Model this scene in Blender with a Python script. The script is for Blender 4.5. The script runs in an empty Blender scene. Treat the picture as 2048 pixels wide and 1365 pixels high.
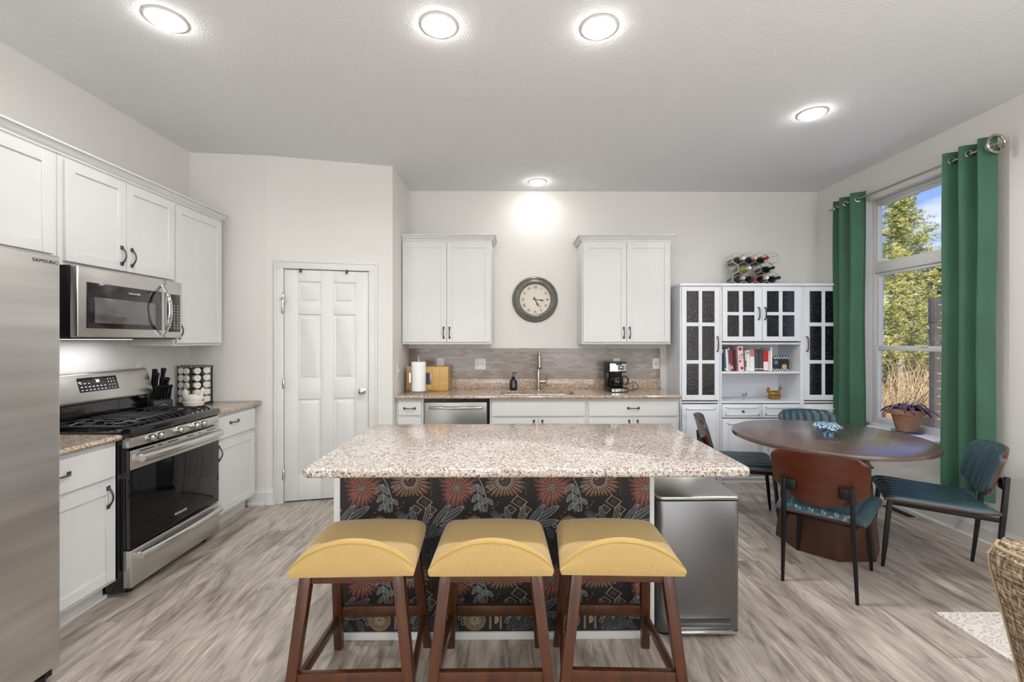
import bpy, bmesh, math, random
import numpy as np
from mathutils import Vector, Matrix
random.seed(7)
SC = bpy.context.scene
COL = SC.collection
PI = math.pi
R = math.radians

# ---------------------------------------------------------------- camera
cam = bpy.data.cameras.new('camera'); cam_o = bpy.data.objects.new('camera', cam); COL.objects.link(cam_o)
cam_o.location = (0, 0, 1.43)
cam_o.rotation_euler = (R(90), 0, R(-0.5))
cam.sensor_width = 36; cam.lens = 36 * 890 / 2048
cam.shift_y = -(682.5 - 680) / 2048
cam.clip_start = .05; cam.clip_end = 200
SC.camera = cam_o
SC.view_settings.view_transform = 'Standard'; SC.view_settings.look = 'None'
SC.view_settings.exposure = 0.25; SC.view_settings.gamma = 1
SC.view_settings.use_curve_mapping = False
SC.cycles.use_denoising = True
SC.cycles.max_bounces = 8; SC.cycles.diffuse_bounces = 5; SC.cycles.glossy_bounces = 4
SC.cycles.transparent_max_bounces = 12; SC.cycles.sample_clamp_indirect = 6
SC.cycles.caustics_reflective = False; SC.cycles.caustics_refractive = False

# ---------------------------------------------------------------- world, sun, fill lights
def lin(c):
    c = c / 255.
    return c / 12.92 if c <= .04045 else ((c + .055) / 1.055) ** 2.4
def L3(rgb): return (lin(rgb[0]), lin(rgb[1]), lin(rgb[2]), 1)
W = bpy.data.worlds.new('sky'); SC.world = W; W.use_nodes = True
nt = W.node_tree; nt.nodes.clear()
def wn(t): return nt.nodes.new(t)
tc = wn('ShaderNodeTexCoord'); sep = wn('ShaderNodeSeparateXYZ'); nt.links.new(tc.outputs['Generated'], sep.inputs[0])
ramp = wn('ShaderNodeValToRGB'); nt.links.new(sep.outputs['Z'], ramp.inputs[0])
ramp.color_ramp.elements[0].position = 0.0; ramp.color_ramp.elements[0].color = L3((196, 216, 244))
ramp.color_ramp.elements[1].position = 0.35; ramp.color_ramp.elements[1].color = L3((104, 152, 236))
mp = wn('ShaderNodeMapping'); mp.inputs['Scale'].default_value = (3.2, 3.2, 9); nt.links.new(tc.outputs['Generated'], mp.inputs[0])
no = wn('ShaderNodeTexNoise'); no.inputs['Scale'].default_value = 1.4; no.inputs['Detail'].default_value = 6
nt.links.new(mp.outputs[0], no.inputs['Vector'])
cr = wn('ShaderNodeValToRGB'); cr.color_ramp.elements[0].position = .50; cr.color_ramp.elements[1].position = .66
nt.links.new(no.outputs['Fac'], cr.inputs[0])
mx = wn('ShaderNodeMixRGB'); mx.inputs[2].default_value = L3((240, 240, 250))
nt.links.new(cr.outputs[0], mx.inputs[0]); nt.links.new(ramp.outputs[0], mx.inputs[1])
bg = wn('ShaderNodeBackground'); bg.inputs['Strength'].default_value = 1.05
wo = wn('ShaderNodeOutputWorld'); nt.links.new(mx.outputs[0], bg.inputs[0]); nt.links.new(bg.outputs[0], wo.inputs[0])

def lamp(name, kind, loc, power, color=(1, 1, 1), rot=(0, 0, 0), **k):
    l = bpy.data.lights.new(name, kind); l.energy = power; l.color = color
    for a, b in k.items(): setattr(l, a, b)
    o = bpy.data.objects.new(name, l); o.location = loc; o.rotation_euler = rot; COL.objects.link(o); return o
lamp('sun', 'SUN', (0, 0, 10), 6.0, (1, .94, .84), rot=(R(50), 0, R(-24)), angle=R(.6))
# fill area lights added behind the camera to brighten the room
for i, x in enumerate((-1.5, 2.0)):
    lamp('fill_light', 'AREA', (x, -3.93, 1.35), 48, (.95, .98, 1), rot=(R(90), 0, 0), shape='RECTANGLE', size=2.2, size_y=2.2)
lamp('fill_light', 'AREA', (3.31, -1.4, 1.45), 32, (.95, .98, 1), rot=(0, R(90), 0), shape='RECTANGLE', size=1.9, size_y=2.0)  # third added fill, along the right wall
DOWNLIGHT_W = 8.5
# two unseen uplights added behind the camera to brighten ceiling and walls
for x, y, pw in ((-1.6, -1.9, 58), (2.05, -.9, 78)):
    lamp('uplight_fill', 'AREA', (x, y, 1.86), pw, (1, .995, .99), rot=(R(180), 0, 0), shape='DISK', size=.34)
portal = lamp('window_portal', 'AREA', (3.40, 3.58, 1.69), 1, rot=(0, R(90), 0), shape='RECTANGLE', size=2.1, size_y=1.2)
portal.data.cycles.is_portal = True

# ---------------------------------------------------------------- materials
def newmat(name):
    m = bpy.data.materials.new(name); m.use_nodes = True
    n = m.node_tree; b = n.nodes['Principled BSDF']; return m, n, b
def N(n, t, **k):
    x = n.nodes.new(t)
    for a, v in k.items():
        if a in x.inputs: x.inputs[a].default_value = v
        else: setattr(x, a, v)
    return x
def mapping(n, scale=(1, 1, 1), coord='Object'):
    t = N(n, 'ShaderNodeTexCoord'); m = N(n, 'ShaderNodeMapping'); m.inputs['Scale'].default_value = scale
    n.links.new(t.outputs[coord], m.inputs[0]); return m
def add_bump(n, b, src, strength, dist=.002):
    bp = N(n, 'ShaderNodeBump', Strength=strength, Distance=dist)
    n.links.new(src, bp.inputs['Height']); n.links.new(bp.outputs[0], b.inputs['Normal'])
def M(name, rgb, rough=.5, metal=0, var=None, bump=None, coat=0, sheen=0, trans=0, ior=1.45, emit=None, alpha=None, spec=None):
    """principled material; var=(scale, amount, stretch) tone variation, bump=(scale, strength, distance)"""
    m, n, b = newmat(name)
    b.inputs['Base Color'].default_value = L3(rgb); b.inputs['Roughness'].default_value = rough
    b.inputs['Metallic'].default_value = metal; b.inputs['Coat Weight'].default_value = coat
    b.inputs['Coat Roughness'].default_value = .08
    b.inputs['Sheen Weight'].default_value = sheen; b.inputs['Sheen Roughness'].default_value = .4
    b.inputs['Transmission Weight'].default_value = trans; b.inputs['IOR'].default_value = ior
    if spec is not None: b.inputs['Specular IOR Level'].default_value = spec
    if emit: b.inputs['Emission Color'].default_value = L3(emit[0]); b.inputs['Emission Strength'].default_value = emit[1]
    if alpha is not None: b.inputs['Alpha'].default_value = alpha
    sc, am, st = var if var else (3., .03, (1, 1, 1))
    mpn = mapping(n, st); nz = N(n, 'ShaderNodeTexNoise', Scale=sc, Detail=4.)
    n.links.new(mpn.outputs[0], nz.inputs['Vector'])
    r = N(n, 'ShaderNodeValToRGB'); r.color_ramp.elements[0].position = .3; r.color_ramp.elements[1].position = .7
    c = L3(rgb)
    r.color_ramp.elements[0].color = tuple(v * (1 - am) for v in c[:3]) + (1,)
    r.color_ramp.elements[1].color = tuple(min(1, v * (1 + am)) for v in c[:3]) + (1,)
    n.links.new(nz.outputs['Fac'], r.inputs[0]); n.links.new(r.outputs[0], b.inputs['Base Color'])
    if bump:
        n2 = N(n, 'ShaderNodeTexNoise', Scale=bump[0], Detail=3.); m2 = mapping(n, bump[3] if len(bump) > 3 else (1, 1, 1))
        n.links.new(m2.outputs[0], n2.inputs['Vector']); add_bump(n, b, n2.outputs['Fac'], bump[1], bump[2])
    return m

wall_m = M('painted_wall', (219, 217, 213), .85, var=(1.5, .012, (1, 1, 1)), bump=(160, .12, .001))
ceil_m = M('textured_ceiling', (226, 227, 229), .9, var=(1.2, .01, (1, 1, 1)), bump=(95, .75, .004))
white_m = M('white_trim_paint', (216, 216, 214), .42)
cab_m = M('white_cabinet_paint', (214, 214, 213), .38)
cabin_m = M('white_laminate', (228, 230, 235), .35)
steel_m = M('brushed_steel', (204, 202, 198), .30, 1, var=(5, .05, (1, 1, 60)), bump=(9, .05, .001, (1, 1, 60)))
fridge_m = M('brushed_fridge_steel', (206, 204, 201), .33, 1, var=(2.2, .16, (.15, .15, 5)), bump=(3, .05, .001, (1, 1, 60)))
dwsteel_m = M('dishwasher_steel', (150, 149, 146), .3, 1, var=(5, .05, (1, 1, 60)))
steelh_m = M('polished_steel', (205, 203, 200), .14, 1)
chrome_m = M('chrome', (215, 215, 215), .06, 1)
pewter_m = M('dark_pewter', (92, 90, 90), .32, 1)
black_m = M('black_plastic', (22, 22, 24), .3)
enamel_m = M('black_enamel', (14, 14, 16), .1, coat=.6)
iron_m = M('cast_iron', (38, 38, 40), .45, .3)
bglass_m = M('black_oven_glass', (7, 7, 10), .03, spec=.35)
greyglass_m = M('grey_microwave_glass', (96, 95, 94), .06, .35, coat=1)
frame_m = M('black_chair_metal', (26, 26, 27), .4, .4)
teal_m = M('teal_leather', (48, 72, 80), .33, var=(9, .14, (1, 1, 1)), bump=(240, .15, .001), spec=.6)
chairwood_m = M('walnut_chair_wood', (78, 36, 19), .3, var=(5, .22, (1, 1, 16)), coat=.3)
stoolwood_m = M('dark_walnut_wood', (66, 32, 9), .34, var=(7, .3, (6, 6, 1)), coat=.2)
tablew_m = M('walnut_table_top', (84, 62, 54), .26, var=(4, .16, (1, 14, 1)), coat=1)
tablew_m.node_tree.nodes['Principled BSDF'].inputs['Coat Roughness'].default_value = .27
pedw_m = M('walnut_pedestal', (66, 38, 24), .35, var=(3, .28, (5, 5, 1)))
mustard_m = M('mustard_tweed', (174, 147, 94), .95, var=(420, .18, (1, 1, 1)), bump=(600, .35, .002), sheen=.25)
velvet_m = M('green_velvet', (58, 98, 78), .55, var=(5, .14, (1, 1, .5)), bump=(6, .3, .01, (1, 1, .6)), sheen=.6, spec=.3)
bin_m = M('grey_steel_bin', (128, 128, 130), .38, 1, var=(3, .03, (1, 1, 1)))
nickel_m = M('brushed_nickel', (186, 180, 164), .22, 1)
bamboo_m = M('bamboo', (198, 158, 98), .4, var=(6, .12, (1, 1, 12)))
terra_m = M('terracotta', (152, 114, 92), .8, var=(14, .12, (1, 1, 1)))
paper_m = M('white_paper', (240, 240, 238), .8, bump=(120, .2, .001))
lamp_m = M('lit_diffuser', (255, 255, 250), .5, emit=((255, 252, 246), 45.0))
oven_led = M('lit_digits', (240, 245, 250), .5, emit=((235, 242, 250), 1.6))
mark_m = M('printed_white_marks', (214, 214, 214), .5)
mark_dark = M('printed_dark_marks', (58, 58, 60), .5)

def glass_mat(name, tint, refl, rough=.0):
    m = bpy.data.materials.new(name); m.use_nodes = True; n = m.node_tree; n.nodes.clear()
    t = N(n, 'ShaderNodeBsdfTransparent', Color=L3(tint)); g = N(n, 'ShaderNodeBsdfGlossy', Roughness=rough)
    lw = N(n, 'ShaderNodeLayerWeight', Blend=.5); pw = N(n, 'ShaderNodeMath', operation='POWER'); pw.inputs[1].default_value = 4; n.links.new(lw.outputs['Facing'], pw.inputs[0])
    fr = N(n, 'ShaderNodeMath', operation='MULTIPLY_ADD'); fr.inputs[1].default_value = .7; fr.inputs[2].default_value = refl; n.links.new(pw.outputs[0], fr.inputs[0]); mi = N(n, 'ShaderNodeMixShader'); o = N(n, 'ShaderNodeOutputMaterial')
    n.links.new(fr.outputs[0], mi.inputs[0]); n.links.new(t.outputs[0], mi.inputs[1]); n.links.new(g.outputs[0], mi.inputs[2]); n.links.new(mi.outputs[0], o.inputs[0])
    return m
pane_m = glass_mat('window_glass', (250, 252, 252), .02)
carafe_m = glass_mat('carafe_glass', (120, 120, 124), .05)

def floor_material():
    m, n, b = newmat('grey_oak_planks')
    t = N(n, 'ShaderNodeTexCoord'); sp = N(n, 'ShaderNodeSeparateXYZ'); n.links.new(t.outputs['Object'], sp.inputs[0])
    dv = N(n, 'ShaderNodeMath', operation='DIVIDE'); dv.inputs[1].default_value = .18; n.links.new(sp.outputs['X'], dv.inputs[0])
    fl = N(n, 'ShaderNodeMath', operation='FLOOR'); n.links.new(dv.outputs[0], fl.inputs[0]); wn_ = N(n, 'ShaderNodeTexWhiteNoise', noise_dimensions='1D'); n.links.new(fl.outputs[0], wn_.inputs['W'])
    sh = N(n, 'ShaderNodeMath', operation='MULTIPLY_ADD'); sh.inputs[1].default_value = 1.22; n.links.new(wn_.outputs['Value'], sh.inputs[0]); n.links.new(sp.outputs['Y'], sh.inputs[2])
    cb = N(n, 'ShaderNodeCombineXYZ'); n.links.new(sh.outputs[0], cb.inputs['X']); n.links.new(sp.outputs['X'], cb.inputs['Y'])
    br = N(n, 'ShaderNodeTexBrick', offset=0, offset_frequency=2)
    br.inputs['Color1'].default_value = (0, 0, 0, 1); br.inputs['Color2'].default_value = (1, 1, 1, 1); br.inputs['Mortar'].default_value = (.5, .5, .5, 1)
    br.inputs['Scale'].default_value = 1; br.inputs['Mortar Size'].default_value = .0007; br.inputs['Mortar Smooth'].default_value = .2
    br.inputs['Brick Width'].default_value = 1.22; br.inputs['Row Height'].default_value = .18
    n.links.new(cb.outputs[0], br.inputs['Vector'])
    off = N(n, 'ShaderNodeVectorMath', operation='MULTIPLY'); off.inputs[1].default_value = (13, 29, 7); n.links.new(br.outputs['Color'], off.inputs[0])
    ad = N(n, 'ShaderNodeVectorMath', operation='ADD'); n.links.new(t.outputs['Object'], ad.inputs[0]); n.links.new(off.outputs[0], ad.inputs[1])
    def grain(sx, sy, scale, det, dist):
        mp_ = N(n, 'ShaderNodeMapping'); mp_.inputs['Scale'].default_value = (sx, sy, 1); n.links.new(ad.outputs[0], mp_.inputs[0])
        z = N(n, 'ShaderNodeTexNoise', Scale=scale, Detail=det, Distortion=dist); z.inputs['Roughness'].default_value = .62
        n.links.new(mp_.outputs[0], z.inputs['Vector']); return z.outputs['Fac']
    g1 = grain(5.5, 1.1, 1.5, 6, 1.6); g2 = grain(48, 3.2, 1.6, 7, .9)
    mpw = N(n, 'ShaderNodeMapping'); mpw.inputs['Scale'].default_value = (5.0, .75, 1); n.links.new(ad.outputs[0], mpw.inputs[0])
    wz = N(n, 'ShaderNodeTexNoise', Scale=1.1, Detail=1.5, Distortion=.5); n.links.new(mpw.outputs[0], wz.inputs['Vector'])
    ml = N(n, 'ShaderNodeMath', operation='MULTIPLY'); ml.inputs[1].default_value = 26; n.links.new(wz.outputs['Fac'], ml.inputs[0])
    fr = N(n, 'ShaderNodeMath', operation='PINGPONG'); fr.inputs[1].default_value = 1; n.links.new(ml.outputs[0], fr.inputs[0])
    r1 = N(n, 'ShaderNodeValToRGB'); e = r1.color_ramp.elements
    e[0].position = .30; e[0].color = L3((122, 111, 104)); e[1].position = .70; e[1].color = L3((208, 199, 189))
    x = e.new(.5); x.color = L3((180, 170, 160))
    n.links.new(g1, r1.inputs[0])
    mixa = N(n, 'ShaderNodeMixRGB', blend_type='MULTIPLY'); mixa.inputs[0].default_value = .6
    r2 = N(n, 'ShaderNodeValToRGB'); r2.color_ramp.elements[0].position = .32; r2.color_ramp.elements[0].color = (.62, .60, .59, 1); r2.color_ramp.elements[1].position = .62; r2.color_ramp.elements[1].color = (1.08, 1.08, 1.08, 1)
    n.links.new(g2, r2.inputs[0]); n.links.new(r1.outputs[0], mixa.inputs[1]); n.links.new(r2.outputs[0], mixa.inputs[2])
    mixw = N(n, 'ShaderNodeMixRGB', blend_type='MULTIPLY'); mixw.inputs[0].default_value = .5
    r3 = N(n, 'ShaderNodeValToRGB'); r3.color_ramp.elements[0].position = 0; r3.color_ramp.elements[0].color = (.62, .60, .58, 1); r3.color_ramp.elements[1].position = .4; r3.color_ramp.elements[1].color = (1.06, 1.06, 1.06, 1)
    n.links.new(fr.outputs[0], r3.inputs[0]); n.links.new(mixa.outputs[0], mixw.inputs[1]); n.links.new(r3.outputs[0], mixw.inputs[2])
    hs = N(n, 'ShaderNodeMixRGB', blend_type='MULTIPLY'); hs.inputs[0].default_value = 1
    r4 = N(n, 'ShaderNodeValToRGB'); r4.color_ramp.elements[0].color = (.84, .82, .80, 1); r4.color_ramp.elements[1].color = (1.05, 1.05, 1.04, 1)
    n.links.new(br.outputs['Color'], r4.inputs[0]); n.links.new(mixw.outputs[0], hs.inputs[1]); n.links.new(r4.outputs[0], hs.inputs[2])
    mo = N(n, 'ShaderNodeMixRGB'); mo.inputs[2].default_value = L3((96, 86, 80)); n.links.new(br.outputs['Fac'], mo.inputs[0]); n.links.new(hs.outputs[0], mo.inputs[1])
    n.links.new(mo.outputs[0], b.inputs['Base Color']); b.inputs['Roughness'].default_value = .36
    add_bump(n, b, g2, .12, .001)
    return m
floor_m = floor_material()

def granite_material(name='speckled_granite', cols=((162, 149, 137), (180, 171, 163), (193, 187, 182), (210, 207, 203))):
    m, n, b = newmat(name)
    mp_ = mapping(n); nz = N(n, 'ShaderNodeTexNoise', Scale=120., Detail=2.); n.links.new(mp_.outputs[0], nz.inputs['Vector'])
    mv = N(n, 'ShaderNodeMixRGB'); mv.inputs[0].default_value = .02; n.links.new(mp_.outputs[0], mv.inputs[1]); n.links.new(nz.outputs['Color'], mv.inputs[2])
    v = N(n, 'ShaderNodeTexVoronoi', Scale=165.); n.links.new(mv.outputs[0], v.inputs['Vector'])
    s = N(n, 'ShaderNodeSeparateColor'); n.links.new(v.outputs['Color'], s.inputs[0])
    r = N(n, 'ShaderNodeValToRGB'); r.color_ramp.interpolation = 'CONSTANT'; e = r.color_ramp.elements
    e[0].position = 0; e[0].color = L3((74, 62, 54)); e[1].position = .07; e[1].color = L3((136, 120, 106))
    for p, c in zip((.20, .40, .66, .88), cols):
        x = e.new(p); x.color = L3(c)
    n.links.new(s.outputs[0], r.inputs[0])
    n2 = N(n, 'ShaderNodeTexNoise', Scale=5., Detail=3.); n.links.new(mp_.outputs[0], n2.inputs['Vector'])
    r2 = N(n, 'ShaderNodeValToRGB'); r2.color_ramp.elements[0].position = .35; r2.color_ramp.elements[0].color = (1, 1, 1, 1)
    r2.color_ramp.elements[1].position = .75; r2.color_ramp.elements[1].color = (.88, .82, .76, 1)
    n.links.new(n2.outputs['Fac'], r2.inputs[0])
    mm = N(n, 'ShaderNodeMixRGB', blend_type='MULTIPLY'); mm.inputs[0].default_value = 1; n.links.new(r.outputs[0], mm.inputs[1]); n.links.new(r2.outputs[0], mm.inputs[2])
    n.links.new(mm.outputs[0], b.inputs['Base Color']); b.inputs['Roughness'].default_value = .13; b.inputs['Specular IOR Level'].default_value = .6
    return m
granite_m = granite_material()
granite2_m = granite_material('tan_speckled_granite', ((160, 138, 120), (186, 166, 149), (200, 183, 167), (214, 201, 187)))

def tile_material():
    m, n, b = newmat('glass_mosaic_tile')
    t = N(n, 'ShaderNodeTexCoord'); sp = N(n, 'ShaderNodeSeparateXYZ'); n.links.new(t.outputs['Object'], sp.inputs[0])
    cb = N(n, 'ShaderNodeCombineXYZ'); n.links.new(sp.outputs['X'], cb.inputs['X']); n.links.new(sp.outputs['Z'], cb.inputs['Y'])
    br = N(n, 'ShaderNodeTexBrick', offset=.5); br.inputs['Scale'].default_value = 1
    br.inputs['Color1'].default_value = L3((126, 116, 110)); br.inputs['Color2'].default_value = L3((154, 143, 135)); br.inputs['Mortar'].default_value = L3((130, 122, 118))
    br.inputs['Mortar Size'].default_value = .0016; br.inputs['Brick Width'].default_value = .076; br.inputs['Row Height'].default_value = .0255
    n.links.new(cb.outputs[0], br.inputs['Vector']); n.links.new(br.outputs['Color'], b.inputs['Base Color'])
    b.inputs['Roughness'].default_value = .18; inv = N(n, 'ShaderNodeMath', operation='SUBTRACT'); inv.inputs[0].default_value = 1
    n.links.new(br.outputs['Fac'], inv.inputs[1]); add_bump(n, b, inv.outputs[0], .4, .002)
    return m
tile_m = tile_material()

def seeded_glass():
    m, n, b = newmat('dark_seeded_glass')
    b.inputs['Base Color'].default_value = L3((26, 27, 30)); b.inputs['Roughness'].default_value = .1; b.inputs['Coat Weight'].default_value = .5
    mp_ = mapping(n); v = N(n, 'ShaderNodeTexVoronoi', Scale=70.); n.links.new(mp_.outputs[0], v.inputs['Vector'])
    r = N(n, 'ShaderNodeValToRGB'); r.color_ramp.elements[0].position = .10; r.color_ramp.elements[0].color = L3((128, 128, 130)); r.color_ramp.elements[1].position = .24; r.color_ramp.elements[1].color = L3((24, 25, 28))  # pale specks put the glass's sparkling reflections into its colour
    n.links.new(v.outputs['Distance'], r.inputs[0]); n.links.new(r.outputs[0], b.inputs['Base Color'])
    n2 = N(n, 'ShaderNodeTexNoise', Scale=55., Detail=2.); n.links.new(mp_.outputs[0], n2.inputs['Vector']); add_bump(n, b, n2.outputs['Fac'], .9, .004)
    return m
seed_m = seeded_glass()

def tweed_material():
    m, n, b = newmat('brown_tweed')
    def st(s):
        mp_ = mapping(n, s); z = N(n, 'ShaderNodeTexNoise', Scale=1., Detail=4.); n.links.new(mp_.outputs[0], z.inputs['Vector']); return z.outputs['Fac']
    a = st((26, 16, 240)); c = st((150, 120, 30)); mi = N(n, 'ShaderNodeMath', operation='ADD'); n.links.new(a, mi.inputs[0]); n.links.new(c, mi.inputs[1])
    r = N(n, 'ShaderNodeValToRGB'); e = r.color_ramp.elements; e[0].position = .38; e[0].color = L3((62, 50, 38)); e[1].position = .63; e[1].color = L3((196, 180, 154))
    x = e.new(.50); x.color = L3((124, 104, 82))
    hf = N(n, 'ShaderNodeMath', operation='MULTIPLY'); hf.inputs[1].default_value = .5; n.links.new(mi.outputs[0], hf.inputs[0])
    n.links.new(hf.outputs[0], r.inputs[0]); n.links.new(r.outputs[0], b.inputs['Base Color']); b.inputs['Roughness'].default_value = .95
    add_bump(n, b, hf.outputs[0], .6, .004); return m
tweed_m = tweed_material()

def rug_material():
    m, n, b = newmat('patterned_rug_pile')
    mp_ = mapping(n, (1, 1.5, 1)); v = N(n, 'ShaderNodeTexVoronoi', Scale=21., feature='DISTANCE_TO_EDGE'); n.links.new(mp_.outputs[0], v.inputs['Vector'])
    r = N(n, 'ShaderNodeValToRGB'); e = r.color_ramp.elements; e[0].position = .08; e[0].color = L3((222, 217, 212)); e[1].position = .2; e[1].color = L3((176, 166, 162))
    x = e.new(.3); x.color = L3((220, 214, 209))
    n.links.new(v.outputs['Distance'], r.inputs[0]); n.links.new(r.outputs[0], b.inputs['Base Color']); b.inputs['Roughness'].default_value = 1
    return m
rug_m = rug_material()

# ---------------------------------------------------------------- mesh helpers
OFF = {}
class B:
    """collects shapes; done() links them as one mesh object"""
    def __init__(s): s.bm = bmesh.new()
    def _add(s, vs, fs):
        v = [s.bm.verts.new(p) for p in vs]
        for f in fs:
            try: s.bm.faces.new([v[i] for i in f])
            except ValueError: pass
        return v
    def box(s, x0, x1, y0, y1, z0, z1):
        s._add([(x0, y0, z0), (x1, y0, z0), (x1, y1, z0), (x0, y1, z0), (x0, y0, z1), (x1, y0, z1), (x1, y1, z1), (x0, y1, z1)],
               [(0, 3, 2, 1), (4, 5, 6, 7), (0, 1, 5, 4), (1, 2, 6, 5), (2, 3, 7, 6), (3, 0, 4, 7)]); return s
    def hexa(s, lo, hi):
        """lo, hi: four points each (bottom and top loops)"""
        s._add(list(lo) + list(hi), [(0, 3, 2, 1), (4, 5, 6, 7), (0, 1, 5, 4), (1, 2, 6, 5), (2, 3, 7, 6), (3, 0, 4, 7)]); return s
    def prism(s, poly, a, b, plane='xy'):
        def P(p, h): return {'xy': (p[0], p[1], h), 'xz': (p[0], h, p[1]), 'yz': (h, p[0], p[1])}[plane]
        k = len(poly)
        s._add([P(p, a) for p in poly] + [P(p, b) for p in poly],
               [tuple(range(k))[::-1], tuple(range(k, 2 * k))] + [(i, (i + 1) % k, k + (i + 1) % k, k + i) for i in range(k)]); return s
    def lathe(s, prof, c=(0, 0, 0), seg=28, axis='z', ax2=(1, 1)):
        vs = []; k = len(prof)
        for j in range(seg):
            a = 2 * PI * j / seg; ca, sa = math.cos(a) * ax2[0], math.sin(a) * ax2[1]
            for r, h in prof:
                p = {'z': (r * ca, r * sa, h), 'y': (r * ca, h, r * sa), 'x': (h, r * ca, r * sa)}[axis]
                vs.append((c[0] + p[0], c[1] + p[1], c[2] + p[2]))
        fs = []
        for j in range(seg):
            j2 = (j + 1) % seg
            for i in range(k - 1): fs.append((j * k + i, j2 * k + i, j2 * k + i + 1, j * k + i + 1))
        fs.append(tuple(j * k for j in range(seg))[::-1]); fs.append(tuple(j * k + k - 1 for j in range(seg)))
        s._add(vs, fs); return s
    def cyl(s, c, r, h, axis='z', seg=24, r2=None):
        return s.lathe([(r, 0), (r if r2 is None else r2, h)], c, seg, axis)
    def tube(s, path, r, seg=8, closed=False, flat=1.0):
        P = [Vector(p) for p in path]; k = len(P); rs = r if isinstance(r, (list, tuple)) else [r] * k
        vs = []; up = None
        for i, p in enumerate(P):
            a = P[(i - 1) % k] if (closed or i > 0) else p; b = P[(i + 1) % k] if (closed or i < k - 1) else p
            d = (b - a).normalized()
            if up is None:
                up = Vector((0, 0, 1)) if abs(d.z) < .9 else Vector((1, 0, 0))
            sx = d.cross(up)
            if sx.length < 1e-5: sx = d.cross(Vector((0, 1, 0)))
            sx.normalize(); up = sx.cross(d).normalized()
            for j in range(seg):
                t = 2 * PI * (j + .5) / seg; vs.append(p + sx * math.cos(t) * rs[i] + up * math.sin(t) * rs[i] * flat)
        fs = []
        for i in range(k if closed else k - 1):
            i2 = (i + 1) % k
            for j in range(seg): fs.append((i * seg + j, i * seg + (j + 1) % seg, i2 * seg + (j + 1) % seg, i2 * seg + j))
        if not closed: fs.append(tuple(range(seg))[::-1]); fs.append(tuple((k - 1) * seg + j for j in range(seg)))
        s._add(vs, fs); return s
    def ball(s, c, r, seg=18, sc=(1, 1, 1)):
        pr = [(max(1e-4, r * math.sin(PI * i / 10)), -r * math.cos(PI * i / 10)) for i in range(11)]
        vs0 = len(s.bm.verts); s.lathe([(a, b * sc[2]) for a, b in pr], c, seg, 'z', (sc[0], sc[1])); return s
    def shell(s, f, g, nu, nv):
        """closed body between two grids f(u,v), g(u,v), u,v in 0..1"""
        vs = [f(i / nu, j / nv) for j in range(nv + 1) for i in range(nu + 1)]; n0 = len(vs)
        vs += [g(i / nu, j / nv) for j in range(nv + 1) for i in range(nu + 1)]
        w = nu + 1; fs = []
        for j in range(nv):
            for i in range(nu):
                a = j * w + i; fs.append((a, a + 1, a + 1 + w, a + w)); fs.append((n0 + a, n0 + a + w, n0 + a + w + 1, n0 + a + 1))
        for i in range(nu):
            fs.append((i, n0 + i, n0 + i + 1, i + 1)); a = nv * w + i; fs.append((a, a + 1, n0 + a + 1, n0 + a))
        for j in range(nv):
            a = j * w; fs.append((a, a + w, n0 + a + w, n0 + a)); a = j * w + nu; fs.append((a, n0 + a, n0 + a + w, a + w))
        s._add(vs, fs); return s
    def move(s, M4): bmesh.ops.transform(s.bm, matrix=M4, verts=s.bm.verts); return s
    def done(s, name, mat, parent=None, bevel=0, seg=2, smooth=None, label=None):
        bm = s.bm; bmesh.ops.recalc_face_normals(bm, faces=bm.faces)
        if bevel:
            es = [e for e in bm.edges if len(e.link_faces) == 2 and e.calc_face_angle(0) > R(30)]
            bmesh.ops.bevel(bm, geom=es, offset=bevel, segments=seg, affect='EDGES', profile=.5, clamp_overlap=True)
        if parent is not None and OFF.get(parent.name) is not None:
            o_ = OFF[parent.name]; bmesh.ops.translate(bm, vec=-o_, verts=bm.verts)
        me = bpy.data.meshes.new(name); bm.to_mesh(me); bm.free()
        me.materials.append(mat)
        o = bpy.data.objects.new(name, me); COL.objects.link(o)
        if smooth is None or smooth:
            me.shade_smooth()
            me.set_sharp_from_angle(angle=R(38))
        if parent is not None:
            o.parent = parent
            if OFF.get(parent.name) is not None: OFF[o.name] = OFF[parent.name]
        if label: o['label'] = label
        return o
def tag(o, label, cat, group=None):
    o['label'] = label; o['category'] = cat
    if group: o['group'] = group
    return o
def thing(name, label, cat, loc=(0, 0, 0), rz=0, group=None, world=False):
    """an Empty at the thing's base; world=True: its parts are given in room coordinates"""
    o = bpy.data.objects.new(name, None); COL.objects.link(o); o.location = loc; o.rotation_euler = (0, 0, rz); o.empty_display_size = .05
    if world: OFF[o.name] = Vector(loc)
    return tag(o, label, cat, group)
def struct(b, name, mat, **k):
    o = b.done(name, mat, **k)
    if o.parent is None: o['kind'] = 'structure'
    return o
def dup(root, label=None, group=None):
    def cp(o, par):
        c = o.copy(); COL.objects.link(c); c.parent = par
        for ch in [x for x in SC.objects if x.parent == o]: cp(ch, c)
        return c
    r = cp(root, None)
    if label: r['label'] = label
    if group: r['group'] = group
    return r
def text(body, size, loc, rot, mat, parent, name='lettering', ext=.0004, align='CENTER', space=1.0):
    cu = bpy.data.curves.new('txt', 'FONT'); cu.body = body; cu.size = size; cu.extrude = ext; cu.align_x = align; cu.align_y = 'CENTER'; cu.space_character = space
    t = bpy.data.objects.new('txt', cu); COL.objects.link(t); bpy.context.view_layer.update()
    me = bpy.data.meshes.new_from_object(t.evaluated_get(bpy.context.evaluated_depsgraph_get()))
    bpy.data.objects.remove(t); me.name = name; me.materials.clear(); me.materials.append(mat)
    o = bpy.data.objects.new(name, me); COL.objects.link(o); o.rotation_euler = rot; o.parent = parent
    o.location = Vector(loc) - (OFF[parent.name] if parent is not None and OFF.get(parent.name) is not None else Vector((0, 0, 0)))
    return o
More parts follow.
